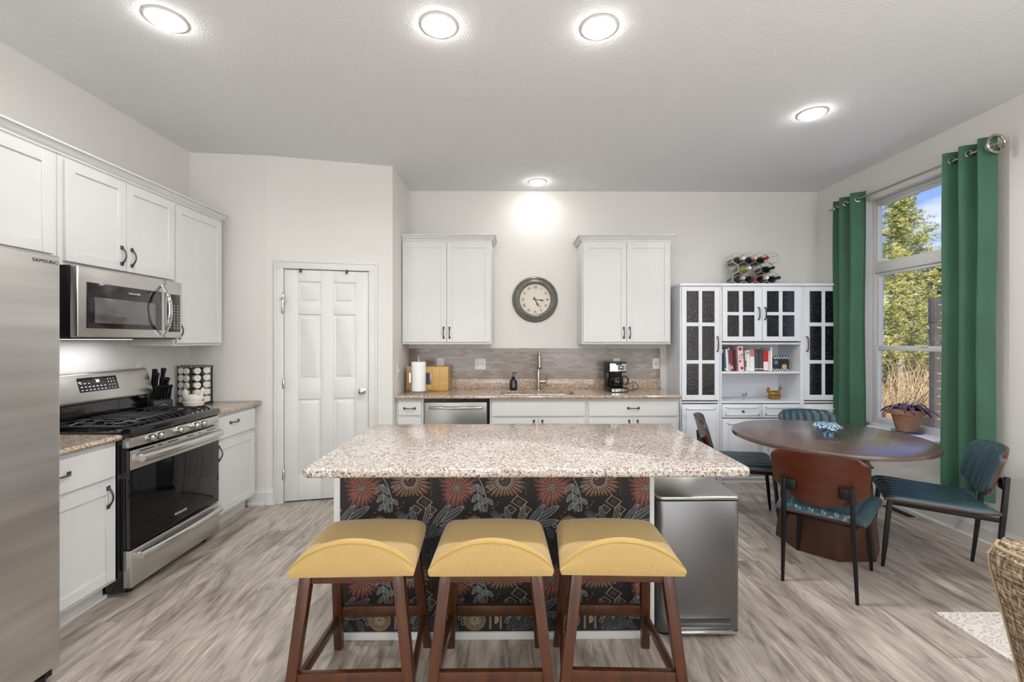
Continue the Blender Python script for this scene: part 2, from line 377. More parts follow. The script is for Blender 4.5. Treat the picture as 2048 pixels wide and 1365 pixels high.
def rr(x0, x1, y0, y1, r, k=6):
    """rounded rectangle polygon"""
    out = []
    for cx, cy, a0 in ((x1 - r, y1 - r, 0), (x0 + r, y1 - r, 90), (x0 + r, y0 + r, 180), (x1 - r, y0 + r, 270)):
        for i in range(k + 1):
            a = R(a0 + 90 * i / k); out.append((cx + r * math.cos(a), cy + r * math.sin(a)))
    return out
# ================================================================ THE ROOM
XL, XR, YB, YF, ZC = -2.716, 3.35, 4.79, -4.0, 3.03
P0, P1, P2 = (XL, 3.82), (-2.10, 3.88), (-1.065, 4.11)       # pantry walls
struct(B().box(XL - .2, XR + .2, YF - .2, YB + .2, -.12, 0), 'floor', floor_m, smooth=False)
struct(B().box(XL - .2, XR + .2, YF - .2, YB + .2, ZC, ZC + .15), 'ceiling', ceil_m, smooth=False)
struct(B().box(XL - .15, XL, YF, YB + .15, 0, ZC), 'wall_left', wall_m, smooth=False)
struct(B().box(XL - .15, XR + .15, YB, YB + .15, 0, ZC), 'wall_back', wall_m, smooth=False)
# pantry walls: short stub, angled door wall (with opening), side return
DW = Vector((P2[0] - P1[0], P2[1] - P1[1])); DL = DW.length; DA = math.atan2(DW.y, DW.x)
struct(B().prism([P0, P1, (P1[0] - .02, P1[1] + .11), (XL, P0[1] + .12)], 0, ZC), 'wall_stub', wall_m, smooth=False)
dw = B(); s0, s1, dh = .135, .857, 2.06
dw.box(0, s0, 0, .11, 0, ZC); dw.box(s1, DL, 0, .11, 0, ZC); dw.box(s0, s1, 0, .11, dh, ZC)
o = struct(dw, 'wall_pantry', wall_m, smooth=False); o.location = (P1[0], P1[1], 0); o.rotation_euler = (0, 0, DA)
struct(B().prism([P2, (P2[0], YB + .01), (P2[0] - .12, YB + .01), (P2[0] - .12, P2[1] - .02)], 0, ZC), 'wall_return', wall_m, smooth=False)
# right wall with the window opening
WY0, WY1, WZ0, WZ1 = 3.22, 4.16, .655, 2.725
wr = B(); wr.box(XR, XR + .15, YF, WY0, 0, ZC); wr.box(XR, XR + .15, WY1, YB + .15, 0, ZC)
wr.box(XR, XR + .15, WY0, WY1, 0, WZ0); wr.box(XR, XR + .15, WY0, WY1, WZ1, ZC)
struct(wr, 'wall_right', wall_m, smooth=False)
struct(B().box(XL - .15, XR + .15, YF - .15, YF, 0, ZC), 'wall_front', wall_m, smooth=False)

# ---- window: drywall jamb liner, white vinyl frame with transom over a double-hung sash
w = thing('window_1', 'tall white window', 'window', (XR + .1, (WY0 + WY1) / 2, WZ0), world=True)
del w['label'], w['category']; w['kind'] = 'structure'
X0, X1 = 3.43, 3.485
def ring(b, y0, y1, z0, z1, t, x0, x1):
    b.box(x0, x1, y0, y0 + t, z0, z1); b.box(x0, x1, y1 - t, y1, z0, z1); b.box(x0, x1, y0 + t, y1 - t, z0, z0 + t); b.box(x0, x1, y0 + t, y1 - t, z1 - t, z1)
b = B(); ring(b, WY0, WY1, WZ0, WZ1, .028, X0, X1 + .01); b.done('window_frame', white_m, w, bevel=.003)
b = B(); ring(b, WY0 + .028, WY1 - .028, 2.125, WZ1 - .028, .026, X0 + .005, X1 - .005); b.done('transom_sash', white_m, w, bevel=.003)
b = B(); b.box(X0 - .004, X1 + .004, WY0 + .028, WY1 - .028, 2.05, 2.13); b.done('transom_bar', white_m, w, bevel=.004)
b = B(); ring(b, WY0 + .028, WY1 - .028, 1.345, 2.055, .032, X0 + .012, X1); b.done('upper_sash', white_m, w, bevel=.003)
b = B(); ring(b, WY0 + .028, WY1 - .028, WZ0 + .022, 1.372, .038, X0 - .004, X0 + .03); s_ = b.done('lower_sash', white_m, w, bevel=.003)
B().box(X0 - .012, X0 + .0, 3.60, 3.68, 1.368, 1.386).done('sash_lock', white_m, s_, bevel=.003)
for z0, z1, xx in ((2.15, 2.68, X0 + .03), (1.37, 2.03, X0 + .035), (.71, 1.34, X0 + .012)):
    B().box(xx, xx + .004, WY0 + .05, WY1 - .05, z0, z1).done('pane', pane_m, w, smooth=False)
b = B(); b.prism([(WY0 + .001, 0), (WY1 - .001, 0), (WY1 - .001, .03), (WY0 + .001, .03)], 3.345, 3.43, 'yz'); b.prism([(3.34, 0), (3.98, 0), (3.98, .03), (3.34, .03)], 3.225, 3.348, 'yz'); b.move(Matrix.Translation((0, 0, WZ0 - .022)))
b.done('window_sill', white_m, w, bevel=.006)

# ---- baseboards
def baseboard(name, p, q, h=.135, t=.016):
    v = Vector((q[0] - p[0], q[1] - p[1])); L = v.length
    b = B(); b.prism([(0, 0), (-t - .012, 0), (-t - .012, .018), (-t, .024), (-t, h - .03), (-t * .55, h - .012), (-t * .4, h), (0, h)], 0, L, 'yz')
    o = struct(b, name, white_m, smooth=False); o.location = (p[0], p[1], 0); o.rotation_euler = (0, 0, math.atan2(v.y, v.x)); return o
baseboard('baseboard_right', (XR, YB), (XR, 1.0))
baseboard('baseboard_stub', (-2.24, 3.868), P1)
baseboard('baseboard_pantry', P1, (P1[0] + .068 * math.cos(DA), P1[1] + .068 * math.sin(DA)))
baseboard('baseboard_return', (P1[0] + .925 * math.cos(DA), P1[1] + .925 * math.sin(DA)), P2)
baseboard('baseboard_back', (1.645, YB), (1.70, YB))

# ---- pantry door (local frame on the angled wall)
d = bpy.data.objects.new('door_1', None); COL.objects.link(d); d.location = (P1[0], P1[1], 0); d.rotation_euler = (0, 0, DA); d['kind'] = 'structure'
b = B()
for x0, x1 in ((s0 - .068, s0 + .006), (s1 - .006, s1 + .068)):
    b.box(x0, x1, -.016, 0, 0, dh - .006); 
    b.box(x0 if x0 < .3 else x1 - .018, x0 + .018 if x0 < .3 else x1, -.024, -.015, 0, dh + .05)
b.box(s0 - .068, s1 + .068, -.016, 0, dh - .006, dh + .068); b.box(s0 - .068, s1 + .068, -.024, -.015, dh + .05, dh + .068)
b.box(s0, s0 + .006, 0, .11, 0, dh); b.box(s1 - .006, s1, 0, .11, 0, dh); b.box(s0, s1, 0, .11, dh - .006, dh)
b.done('door_casing', white_m, d, bevel=.003)
dx0, dx1, dz0, dz1 = s0 + .009, s1 - .009, .012, dh - .011
slab = B(); xs = [dx0, dx0 + .112, dx0 + .299, dx0 + .405, dx0 + .592, dx1]
zs = [dz0, .235, .905, 1.075, 1.655, 1.755, 1.945, dz1]
y0 = .006
slab.box(dx0, dx1, y0 + .012, y0 + .036, dz0, dz1)
for i in (0, 2, 4): slab.box(xs[i], xs[i + 1], y0, y0 + .012, dz0, dz1)
for i in (0, 2, 4, 6):
    for j in (1, 3): slab.box(xs[j], xs[j + 1], y0, y0 + .012, zs[i], zs[i + 1])
for j in (1, 3):
    for i in (1, 3, 5):
        a, c, e, f = xs[j] + .018, xs[j + 1] - .018, zs[i] + .018, zs[i + 1] - .018; g = .022
        slab.hexa([(a, y0 + .0125, e), (c, y0 + .0125, e), (c, y0 + .0125, f), (a, y0 + .0125, f)],
                  [(a + g, y0 + .003, e + g), (c - g, y0 + .003, e + g), (c - g, y0 + .003, f - g), (a + g, y0 + .003, f - g)])
leaf = slab.done('door_leaf', M('white_door_paint', (220, 221, 220), .4), d, bevel=.0025)
kb = B(); kb.lathe([(.032, 0), (.032, -.006), (.012, -.012), (.011, -.03), (.022, -.036), (.0285, -.05), (.027, -.062), (.014, -.07), (.002, -.071)], (dx1 - .055, y0, .965), 24, 'y')
kb.done('door_knob', chrome_m, leaf)
for z in (.25, 1.05, 1.80):
    B().box(dx0 - .012, dx0 + .004, -.018, .008, z - .045, z + .045).done('hinge', steelh_m, d, bevel=.002)
for x in (dx0 + .135, dx0 + .52):
    b = B(); b.box(x - .006, x + .006, -.02, .0, dz1 - .012, dz1 + .008); b.cyl((x, -.006, dz1 - .018), .010, -.018, 'y', 14); b.done('door_hook', black_m, leaf)
b = B(); b.box(dx0 - .012, dx0 + .0, -.03, -.018, 1.66, 1.80); b.tube([(dx0 - .01, -.026, 1.79), (dx0 + .02, -.055, 1.785), (dx0 + .05, -.05, 1.785)], .006, 8)
b.tube([(dx0 - .01, -.026, 1.79), (dx0 - .03, -.04, 1.785)], .005); b.done('door_latch', steelh_m, d, bevel=.001)

# ---- recessed ceiling lights
def can_light(x, y, label, grp='round recessed ceiling lights', pw=1):
    t = thing('ceiling_light', label, 'ceiling light', (x, y, ZC), group=grp)
    B().lathe([(.068, -.001), (.069, -.006), (.082, -.007), (.094, -.004), (.097, -.001)], (0, 0, 0), 40).done('trim_ring', white_m, t)
    B().lathe([(.0685, -.0015), (.067, -.018), (.055, -.026), (.028, -.030), (.002, -.031)], (0, 0, 0), 40).done('diffuser', lamp_m, t)
    lp = lamp('downlight', 'AREA', (0, 0, -.036), DOWNLIGHT_W * pw, (1, .99, .975), shape='DISK', size=.12); lp.data.spread = R(165); lp.parent = t
can_light(-1.708, 2.237, 'round ceiling light at the far left, above the stove', pw=.55)
can_light(-.352, 2.267, 'left one of the two ceiling lights above the island', pw=1.7)
can_light(.465, 2.274, 'right one of the two ceiling lights above the island', pw=1.7)
can_light(2.147, 3.125, 'round ceiling light above the dining table, nearest the window')
can_light(.298, 4.504, 'small looking ceiling light close to the back wall above the clock', pw=.12)
for x in (-1.7, .3, 2.1): can_light(x, -.6, 'ceiling light added for fill over the living area behind the camera')  # three unseen ceiling lights added to brighten the front of the room

for x, y in ((-1.6, -1.9), (2.05, -.9)):  # unseen lamp bodies added to carry the fill uplights
    t = thing('fill_uplight', 'dark bronze uplight added for fill behind the camera', 'floor lamp', (x, y, 0), group='added fill uplights')
    B().lathe([(.14, 0), (.14, .015), (.02, .03), (.002, .03)], (0, 0, 0), 24).done('base', pewter_m, t); B().cyl((0, 0, .02), .012, 1.72).done('pole', pewter_m, t)
    B().lathe([(.02, 1.72), (.12, 1.78), (.19, 1.85), (.185, 1.85), (.115, 1.785), (.002, 1.74)], (0, 0, 0), 32).done('lamp_shade', pewter_m, t)

# ================================================================ CABINETS
def pull(par, x, z, y, vert, L=.10, mat=None):
    """arched pull with square rosettes, front at local y, sticking out to -y"""
    b = B(); h = L / 2
    pts = []
    for i in range(9):
        t = i / 8; a = -h + L * t; dy = -.004 - .026 * math.sin(PI * t) ** .8
        pts.append((x, y + dy, z + a) if vert else (x + a, y + dy, z))
    b.tube(pts, [.0075, .0055, .005, .0048, .0048, .0048, .005, .0055, .0075], 8)
    for a in (-h, h):
        cx, cz = (x, z + a) if vert else (x + a, z)
        b.box(cx - .009, cx + .009, y - .008, y, cz - .011, cz + .011)
    return b.done('handle', mat or pewter_m, par, bevel=.0015, seg=1)
def door(par, x0, x1, z0, z1, y=0, handle=None, rail=.055, mat=None, name='door', panel=True, hv=True):
    b = B(); t = .019
    if panel:
        b.box(x0, x1, y - t + .008, y, z0, z1)
        b.box(x0, x0 + rail, y - t, y - t + .009, z0, z1); b.box(x1 - rail, x1, y - t, y - t + .009, z0, z1)
        b.box(x0 + rail, x1 - rail, y - t, y - t + .009, z0, z0 + rail); b.box(x0 + rail, x1 - rail, y - t, y - t + .009, z1 - rail, z1)
    else: b.box(x0, x1, y - t, y, z0, z1)
    o = b.done(name, mat or cab_m, par, bevel=.0015, seg=1)
    if handle: pull(o, handle[0], handle[1], y - t, hv)
    return o
def carcass(par, w, z0, z1, depth, mat=None, toe=0):
    b = B(); b.box(0, w, 0, depth, z0 if not toe else .10, z1)
    if toe: b.box(.0, w, .07, depth, 0, .10)
    return b.done('body', mat or cab_m, par, bevel=.0012, seg=1)
def crown(par, w, z, depth, left=True, right=True, h=.055, pr=.045):
    """stepped cove crown along the front with mitred returns"""
    b = B(); pf = [(0, 0), (.008, 0), (.008, .010), (.020, .018), (pr - .012, h - .014), (pr, h - .010), (pr, h), (0, h)]
    rows = []
    for d_, hh in pf:
        xl = -d_ if left else 0; xr = w + (d_ if right else 0)
        rows.append([(xl, depth, z + hh), (xl, -d_, z + hh), (xr, -d_, z + hh), (xr, depth, z + hh)])
    vs = [p for r_ in rows for p in r_]; fs = []; k = len(rows)
    for i in range(k):
        i2 = (i + 1) % k
        for j in range(3): fs.append((i * 4 + j, i * 4 + j + 1, i2 * 4 + j + 1, i2 * 4 + j))
    fs.append(tuple(i * 4 for i in range(k))); fs.append(tuple(i * 4 + 3 for i in range(k))[::-1])
    b._add(vs, fs); b.box(0, w, 0, depth, z + h - .004, z + h - .001)
    return b.done('crown_moulding', cab_m, par)

# --- wall cabinets, back wall
YU = 4.465
for name, x0, x1, lab, side in (('wall_cabinet', -1.062, -.165, 'white two door wall cabinet left of the clock, against the pantry wall', (0, 1)),
                                ('wall_cabinet', .742, 1.634, 'white two door wall cabinet right of the clock, above the coffee maker', (1, 1))):
    w_ = x1 - x0; t = thing(name, lab, 'wall cabinet', (x0, YU, 1.385)); carcass(t, w_, 0, 1.04, YB - YU - .002)
    m_ = w_ / 2
    door(t, .008 if x0 < 0 else .012, m_ - .0015, .022, 1.018, handle=(m_ - .03, .115)); door(t, m_ + .0015, w_ - .012, .022, 1.018, handle=(m_ + .03, .115))
    crown(t, w_, 1.038, YB - YU - .004, left=x0 > 0)
# --- wall cabinets, left wall (local x runs along +Y of the room, front faces +X)
XU = -2.398
def left_cab(name, lab, cat, y0, y1, z0, z1, xf, grp=None):
    t = thing(name, lab, cat, (xf, y0, z0), R(90), grp); return t, y1 - y0
t, w_ = left_cab('wall_cabinet', 'white wall cabinet above the refrigerator', 'wall cabinet', 1.20, 2.385, 1.86, 2.42, XU)
carcass(t, w_, 0, .565, .315); door(t, .03, .53, .02, .545); door(t, .535, w_ - .03, .02, .545, rail=.06)
t, w_ = left_cab('wall_cabinet', 'white two door wall cabinet above the microwave', 'wall cabinet', 2.387, 3.203, 1.833, 2.42, XU)
carcass(t, w_, 0, .592, .315); door(t, .028, .407, .022, .572, handle=(.372, .115)); door(t, .412, .808, .022, .572, handle=(.445, .115))
t, w_ = left_cab('wall_cabinet', 'tall white wall cabinet right of the microwave', 'wall cabinet', 3.205, 3.73, 1.385, 2.42, XU)
carcass(t, w_, 0, 1.04, .315); door(t, .012, w_ - .012, .02, 1.018, handle=(.035, .11))
t, w_ = left_cab('crown_moulding', 'white crown moulding along the top of the stove side wall cabinets', 'crown moulding', 1.20, 3.73, 2.423, 2.42, XU)
crown(t, w_, 0, .315, left=False)

# --- base cabinets, left wall
XBF = -2.165
t, w_ = left_cab('base_cabinet', 'white base cabinet between refrigerator and stove', 'base cabinet', 1.93, 2.474, 0, 0, XBF)
carcass(t, w_, 0, .872, .548, toe=1)
door(t, .008, w_ - .022, .685, .85, handle=(.21, .775), panel=False, name='drawer', hv=False)
door(t, .008, w_ - .022, .125, .655, handle=(w_ - .07, .585))
b = B(); b.box(.0, w_ + .012, .058, .072, 0, .018); b.done('toe_moulding', cab_m, t)
t, w_ = left_cab('base_cabinet', 'white base cabinet between stove and pantry wall', 'base cabinet', 3.246, 3.80, 0, 0, XBF)
carcass(t, w_, 0, .872, .548, toe=1)
door(t, .02, w_ - .008, .685, .85, handle=(.26, .79), panel=False, name='drawer', hv=False)
door(t, .02, w_ - .008, .125, .655, handle=(.07, .585))
def slab_top(b, x0, x1, y0, y1, z, t=.032):
    """granite slab with a rounded front edge toward +X"""
    pr = [(x0, z - t), (x1 - .014, z - t), (x1 - .006, z - t + .004), (x1, z - t / 2), (x1 - .003, z - .008), (x1 - .012, z), (x0, z)]
    b.prism(pr, y0, y1, 'xz'); return b
o = slab_top(B(), XL + .002, -2.128, 1.93, 2.476, .905).done('countertop', granite2_m); tag(o, 'speckled granite countertop left of the stove', 'countertop')
b = B(); pr = [(XL + .002, 3.244), (-2.128, 3.244), (-2.128, 3.874), (-2.18, 3.869), (XL + .002, 3.818)]
b.prism([(x, y) for x, y in pr], .873, .905)
o = b.done('countertop', granite2_m, bevel=.007); tag(o, 'speckled granite countertop between stove and pantry wall', 'countertop')

# --- base cabinets, back wall
YBF = 4.24; ZT = .872
def base(x0, x1, lab):
    t = thing('base_cabinet', lab, 'base cabinet', (x0, YBF, 0)); carcass(t, x1 - x0, 0, ZT, YB - YBF - .003, toe=1); return t, x1 - x0
t, w_ = base(-1.062, -.802, 'narrow white base cabinet left of the dishwasher')
door(t, .022, w_ - .022, .715, .848, handle=(w_ / 2, .78), panel=False, name='drawer', hv=False)
for z0, z1 in ((.52, .69), (.325, .50), (.125, .305)): door(t, .022, w_ - .022, z0, z1, handle=(w_ / 2, (z0 + z1) / 2), panel=False, name='drawer', hv=False)
t = thing('base_cabinet', 'white base cabinet under the sink', 'base cabinet', (-.175, YBF, 0)); w_ = .92
b = B(); b.box(0, w_, 0, YB - YBF - .003, .10, .69); b.box(0, w_, .07, .5, 0, .10); b.box(0, w_, 0, .006, .69, ZT); b.box(0, .018, .006, YB - YBF - .003, .69, ZT); b.box(w_ - .018, w_, .006, YB - YBF - .003, .69, ZT); b.done('body', cab_m, t, bevel=.0012, seg=1)
door(t, .02, w_ - .02, .705, .848, panel=False, name='false_front'); door(t, .02, w_ / 2 - .002, .125, .685, handle=(w_ / 2 - .04, .61)); door(t, w_ / 2 + .002, w_ - .02, .125, .685, handle=(w_ / 2 + .04, .61))
t, w_ = base(.747, 1.634, 'white base cabinet right of the sink under the coffee maker')
door(t, .02, w_ - .02, .705, .848, handle=(w_ / 2, .78), panel=False, name='drawer', hv=False); door(t, .02, w_ / 2 - .002, .125, .685, handle=(w_ / 2 - .04, .61)); door(t, w_ / 2 + .002, w_ - .02, .125, .685, handle=(w_ / 2 + .04, .61))

# --- dishwasher
t = thing('dishwasher', 'stainless steel dishwasher under the back countertop', 'dishwasher', (-.80, YBF, 0))
B().box(.004, .618, .0, .5, .02, .868).done('body', black_m, t)
dd = B().box(.006, .600, -.03, 0, .11, .838).done('door', dwsteel_m, t, bevel=.006, seg=3)
b = B(); b.tube([(.05 + .50 * i / 12, -.045 - .028 * math.sin(PI * i / 12), .79) for i in range(13)], .017, 12, flat=.75); b.box(.04, .07, -.05, -.028, .778, .802); b.box(.53, .56, -.05, -.028, .778, .802)
b.done('handle', steelh_m, dd)

# --- back countertop with undermount sink, backsplash upstand
CX0, CX1, CY0 = -1.063, 1.638, 4.178; SX0, SX1, SY0, SY1 = -.075, .650, 4.255, 4.575
t = thing('countertop', 'long speckled granite countertop along the back wall around the sink', 'countertop', (.3, 4.5, .873), world=True)
b = B()
pr = [(CY0 + .014, .873), (CY0 + .005, .877), (CY0, .889), (CY0 + .003, .897), (CY0 + .012, .905)]
b.prism(pr + [(SY0, .905), (SY0, .873)], CX0, CX1, 'yz')
b.box(CX0, SX0, SY0, YB - .002, .873, .905); b.box(SX1, CX1, SY0, YB - .002, .873, .905); b.box(SX0, SX1, SY1, YB - .002, .873, .905)
b.done('worktop', granite2_m, t)
B().box(CX0, CX1, YB - .024, YB - .002, .905, 1.010).done('upstand', granite2_m, t, bevel=.003)
b = B(); b.box(SX0 - .004, SX1 + .004, SY0 - .004, SY1 + .004, .70, .704)
for s in ((SX0 - .006, SX0, SY0, SY1), (SX1, SX1 + .006, SY0, SY1), (SX0 - .006, SX1 + .006, SY0 - .006, SY0), (SX0 - .006, SX1 + .006, SY1, SY1 + .006), (.28, .29, SY0, SY1)):
    b.box(s[0], s[1], s[2], s[3], .70, .872)
o = b.done('sink', steelh_m, bevel=.002); tag(o, 'stainless double bowl sink set into the back countertop', 'sink')
o = B().box(CX0, 1.638, YB - .009, YB - .001, 1.0105, 1.339).done('backsplash', tile_m, smooth=False); tag(o, 'taupe mosaic tile backsplash behind the sink', 'backsplash')

# --- faucet
t = thing('kitchen_faucet', 'tall brushed nickel pull-down faucet behind the sink', 'faucet', (.318, 4.665, .905))
b = B(); b.lathe([(.028, 0), (.028, .008), (.019, .014), (.0175, .10), (.0165, .16), (.014, .20)], (0, 0, 0), 20); b.done('body', nickel_m, t)
pts = [(0, 0, .19), (0, 0, .28)] + [(0, -.085 + .085 * math.cos(a), .32 + .085 * math.sin(a)) for a in [R(x) for x in range(0, 160, 16)]]
B().tube(pts, .0125, 12).done('gooseneck', nickel_m, t)
e_ = pts[-1]; b = B(); b.tube([e_, (0, e_[1] - .012, e_[2] - .05), (0, e_[1] - .03, e_[2] - .13)], [.013, .016, .021], 14); sp_ = b.done('spray_head', nickel_m, t)
B().tube([(0, e_[1] - .03, e_[2] - .128), (0, e_[1] - .0315, e_[2] - .137)], .021, 14).done('nozzle', black_m, sp_)
b = B(); b.cyl((.010, 0, .085), .020, .055, 'x', 18); b.ball((.068, 0, .085), .022, sc=(.8, 1, 1)); b.tube([(.072, 0, .095), (.085, -.005, .13), (.078, -.008, .17)], [.007, .006, .0045], 8); b.done('lever_handle', nickel_m, t)

# --- outlets and switches
def plate(name, lab, x, z, w_, h_, kind):
    t = thing(name, lab, 'wall outlet' if kind == 'o' else 'light switch', (x, YB - .009, z))
    B().box(-w_ / 2, w_ / 2, -.006, 0, -h_ / 2, h_ / 2).done('cover_plate', white_m, t, bevel=.002)
    if kind == 'o':
        b = B()
        for dz in (-.02, .02): b.box(-.016, .016, -.009, -.004, dz - .014, dz + .014)
        b.done('receptacle', white_m, t, bevel=.003)
        b = B()
        for dz in (-.02, .02):
            for dx in (-.007, .007): b.box(dx - .0012, dx + .0012, -.0096, -.0085, dz - .004, dz + .006)
        b.done('slots', mark_dark, t)
    else:
        n = 2 if w_ > .1 else 1
        for i in range(n):
            c = (i - (n - 1) / 2) * .046
            B().box(c - .009, c + .009, -.017, -.004, -.014, .012).done('toggle', M('toggle_grey', (205, 204, 200), .5), t, bevel=.002)
    return t
plate('wall_outlet', 'white outlet on the tile above the bread box', -.727, 1.175, .075, .118, 'o')
plate('light_switch', 'double white switch plate on the tile left of the faucet', -.298, 1.168, .118, .118, 's')
plate('wall_outlet', 'white outlet on the tile behind the coffee maker', 1.165, 1.172, .075, .118, 'o')
plate('light_switch', 'single white switch plate at the right end of the tile', 1.592, 1.174, .075, .118, 's')
t = plate('light_switch', 'white switch plate on the pantry return wall left of the paper towels', 0, 0, .075, .16, 's'); t.location = (P2[0] + .0, 4.31, 1.13); t.rotation_euler = (0, 0, R(90))
t = plate('wall_outlet', 'white outlet on the left wall behind the knife block', 0, 0, .075, .118, 'o'); t.location = (XL, 3.31, 1.20); t.rotation_euler = (0, 0, R(90))

# --- wall clock
t = thing('wall_clock', 'round antique wall clock with roman numerals between the cabinets', 'clock', (.29, YB, 1.863))
B().lathe([(.243, 0), (.246, -.012), (.240, -.024), (.228, -.030), (.220, -.022), (.212, -.026), (.196, -.036), (.184, -.040), (.172, -.034), (.168, -.026), (.163, -.012), (.163, 0)], (0, 0, 0), 72, 'y').done('bezel', M('aged_pewter_frame', (128, 126, 120), .34, .6, var=(40, .22, (1, 1, 1)), bump=(90, .25, .002)), t)
face = B().cyl((0, -.010, 0), .166, -.004, 'y', 64).done('clock_face', M('aged_ivory_dial', (216, 208, 196), .7, var=(8, .05, (1, 1, 1))), t)
ink = M('faded_black_ink', (70, 64, 60), .7)
for i, s in enumerate(('XII', 'I', 'II', 'III', 'IV', 'V', 'VI', 'VII', 'VIII', 'IX', 'X', 'XI')):
    a = R(30 * i); o = text(s, .042, (math.sin(a) * .130, -.0145, math.cos(a) * .132), (R(90), a if False else 0, 0), ink, face, 'numeral', space=.85)
    o.rotation_euler = Matrix.Rotation(a, 3, 'Y').to_euler() if False else (Matrix.Rotation(a, 4, 'Y') @ Matrix.Rotation(R(90), 4, 'X')).to_euler()
def hand(name, ang, L, w_, y):
    b = B(); a = R(ang); dx, dz = math.sin(a), math.cos(a); nx, nz = dz, -dx
    pt = [(-.03, .0), (-.03, .5), (0, .35), (L * .5, .25), (L * .62, .9), (L * .78, .45), (L, .05)]
    poly = [(dx * l + nx * w_ * k, dz * l + nz * w_ * k) for l, k in pt] + [(dx * l - nx * w_ * k, dz * l - nz * w_ * k) for l, k in pt[::-1][:-1]]
    b.prism(poly, y, y - .002, 'xz'); return b.done(name, M('clock_hand_black', (30, 28, 26), .5), t)
hand('hour_hand', 156, .085, .010, -.017); hand('minute_hand', 97, .105, .010, -.020); hand('second_hand', 145, .125, .0035, -.0225)
# ================================================================ APPLIANCES
# --- refrigerator
t = thing('refrigerator', 'tall stainless steel refrigerator at the left edge', 'refrigerator', (-2.35, 1.45, 0), world=True)
B().box(XL + .03, -1.965, .995, 1.905, .03, 1.765).done('body', M('grey_fridge_side', (70, 70, 72), .5), t, bevel=.004)
dr = B().box(-1.958, -1.90, .99, 1.908, .055, 1.785).done('door', fridge_m, t, bevel=.010, seg=3)
b = B(); b.box(-1.975, -1.93, 1.0, 1.9, .012, .05); b.done('toe_grille', black_m, t)
b = B(); b.cyl((-1.94, 1.86, 0), .018, .03); b.cyl((-1.94, 1.05, 0), .018, .03); b.done('foot', black_m, t)
text('SAMSUNG', .021, (-1.8995, 1.845, 1.752), (R(90), 0, R(90)), mark_dark, dr, space=1.1)

# --- over-the-range microwave
t = thing('microwave_oven', 'stainless steel over-the-range microwave with dark glass door', 'microwave', (-2.5, 2.76, 1.435), world=True)
my0, my1, mz0, mz1, mx = 2.392, 3.152, 1.438, 1.831, -2.295
B().box(XL + .003, mx - .045, my0, my1, mz0 + .006, mz1).done('body', black_m, t, bevel=.003)
b = B(); b.box(mx - .043, mx, my0, my1, mz0 + .004, mz1 - .002); dr = b.done('door', steel_m, t, bevel=.007, seg=3)
b = B(); b.box(mx - .002, mx + .003, my0 + .050, my0 + .575, mz0 + .055, mz1 - .085); b.done('door_glass', enamel_m, dr, bevel=.002)
b = B(); b.box(mx + .002, mx + .0045, my0 + .095, my0 + .52, mz0 + .085, mz1 - .165); b.done('window', greyglass_m, dr, bevel=.001)
B().box(mx, mx + .0012, my0 + .604, my0 + .606, mz0 + .004, mz1 - .002).done('door_seam', black_m, dr)
cp = B().box(mx - .001, mx + .003, my0 + .625, my1 - .022, mz0 + .045, mz1 - .09).done('control_panel', enamel_m, t, bevel=.002)
b = B()
for j in range(9):
    for i in range(3): b.box(mx + .003, mx + .0036, my0 + .648 + .032 * i, my0 + .656 + .032 * i, mz0 + .07 + .019 * j, mz0 + .075 + .019 * j)
b.done('keypad_marks', mark_m, cp)
text('FRIGIDAIRE', .016, (mx + .0035, my0 + .36, mz1 - .122), (R(90), 0, R(90)), mark_m, dr, space=1.05)
pts = [(mx + .006 + .052 * math.sin(PI * i / 14) ** .7, my0 + .578, mz0 + .018 + .335 * i / 14) for i in range(15)]
b = B(); b.tube(pts, .015, 12, flat=.6); b.done('handle', chrome_m, dr)
b = B(); b.box(XL + .05, mx - .03, my0 + .02, my1 - .02, mz0 - .004, mz0 + .007); b.done('underside_vent', black_m, t)
tl = lamp('cooktop_light', 'AREA', (-2.52, 2.76, 1.425), 1.6, (.96, .98, 1), shape='RECTANGLE', size=.08, size_y=.4)
b = B(); b.box(-2.56, -2.48, 2.56, 2.96, 1.431, 1.4335); b.done('cooktop_lens', M('cooktop_lens_glow', (250, 250, 250), .5, emit=((245, 250, 255), 2)), t)

# --- gas range
t = thing('gas_range', 'stainless steel gas range with black cast iron grates', 'stove', (-2.4, 2.86, 0), world=True)
ry0, ry1, rx = 2.482, 3.240, -2.10
B().box(XL + .02, rx - .035, ry0, ry1, .03, .885).done('body', enamel_m, t, bevel=.003)
b = B()
for yy in (ry0 + .07, ry1 - .07):
    for xx in (rx - .06, XL + .10): b.cyl((xx, yy, 0), .018, .032)
b.done('foot', black_m, t)
b = B(); b.prism([(XL + .03, .885), (rx - .0, .885), (rx + .012, .897), (rx + .012, .928), (rx + .002, .938), (rx - .035, .934), (rx - .05, .918), (XL + .03, .918)], ry0 - .004, ry1 + .004, 'xz')
b.done('cooktop', enamel_m, t, bevel=.003)
cpn = B().prism([(rx - .036, .828), (rx + .004, .828), (rx + .010, .884), (rx - .036, .884)], ry0, ry1, 'xz').done('control_strip', steel_m, t, bevel=.002)
for i, yy in enumerate((2.612, 2.678, 2.836, 2.985, 3.052)):
    k = B(); k.lathe([(.027, 0), (.027, .006), (.021, .010), (.0205, .026), (.017, .032), (.002, .033)], (rx + .006, yy, .857), 24, 'x'); ko = k.done('knob', steelh_m, cpn)
    b = B(); b.box(rx + .028, rx + .050, yy - .0055, yy + .0055, .838, .876); b.done('knob_grip', steelh_m, ko, bevel=.003)
od = B().box(rx - .035, rx + .006, ry0 + .002, ry1 - .002, .262, .814).done('oven_door', enamel_m, t, bevel=.004)
B().box(rx + .004, rx + .012, ry0 + .002, ry1 - .002, .705, .813).done('door_trim', steel_m, od, bevel=.003)
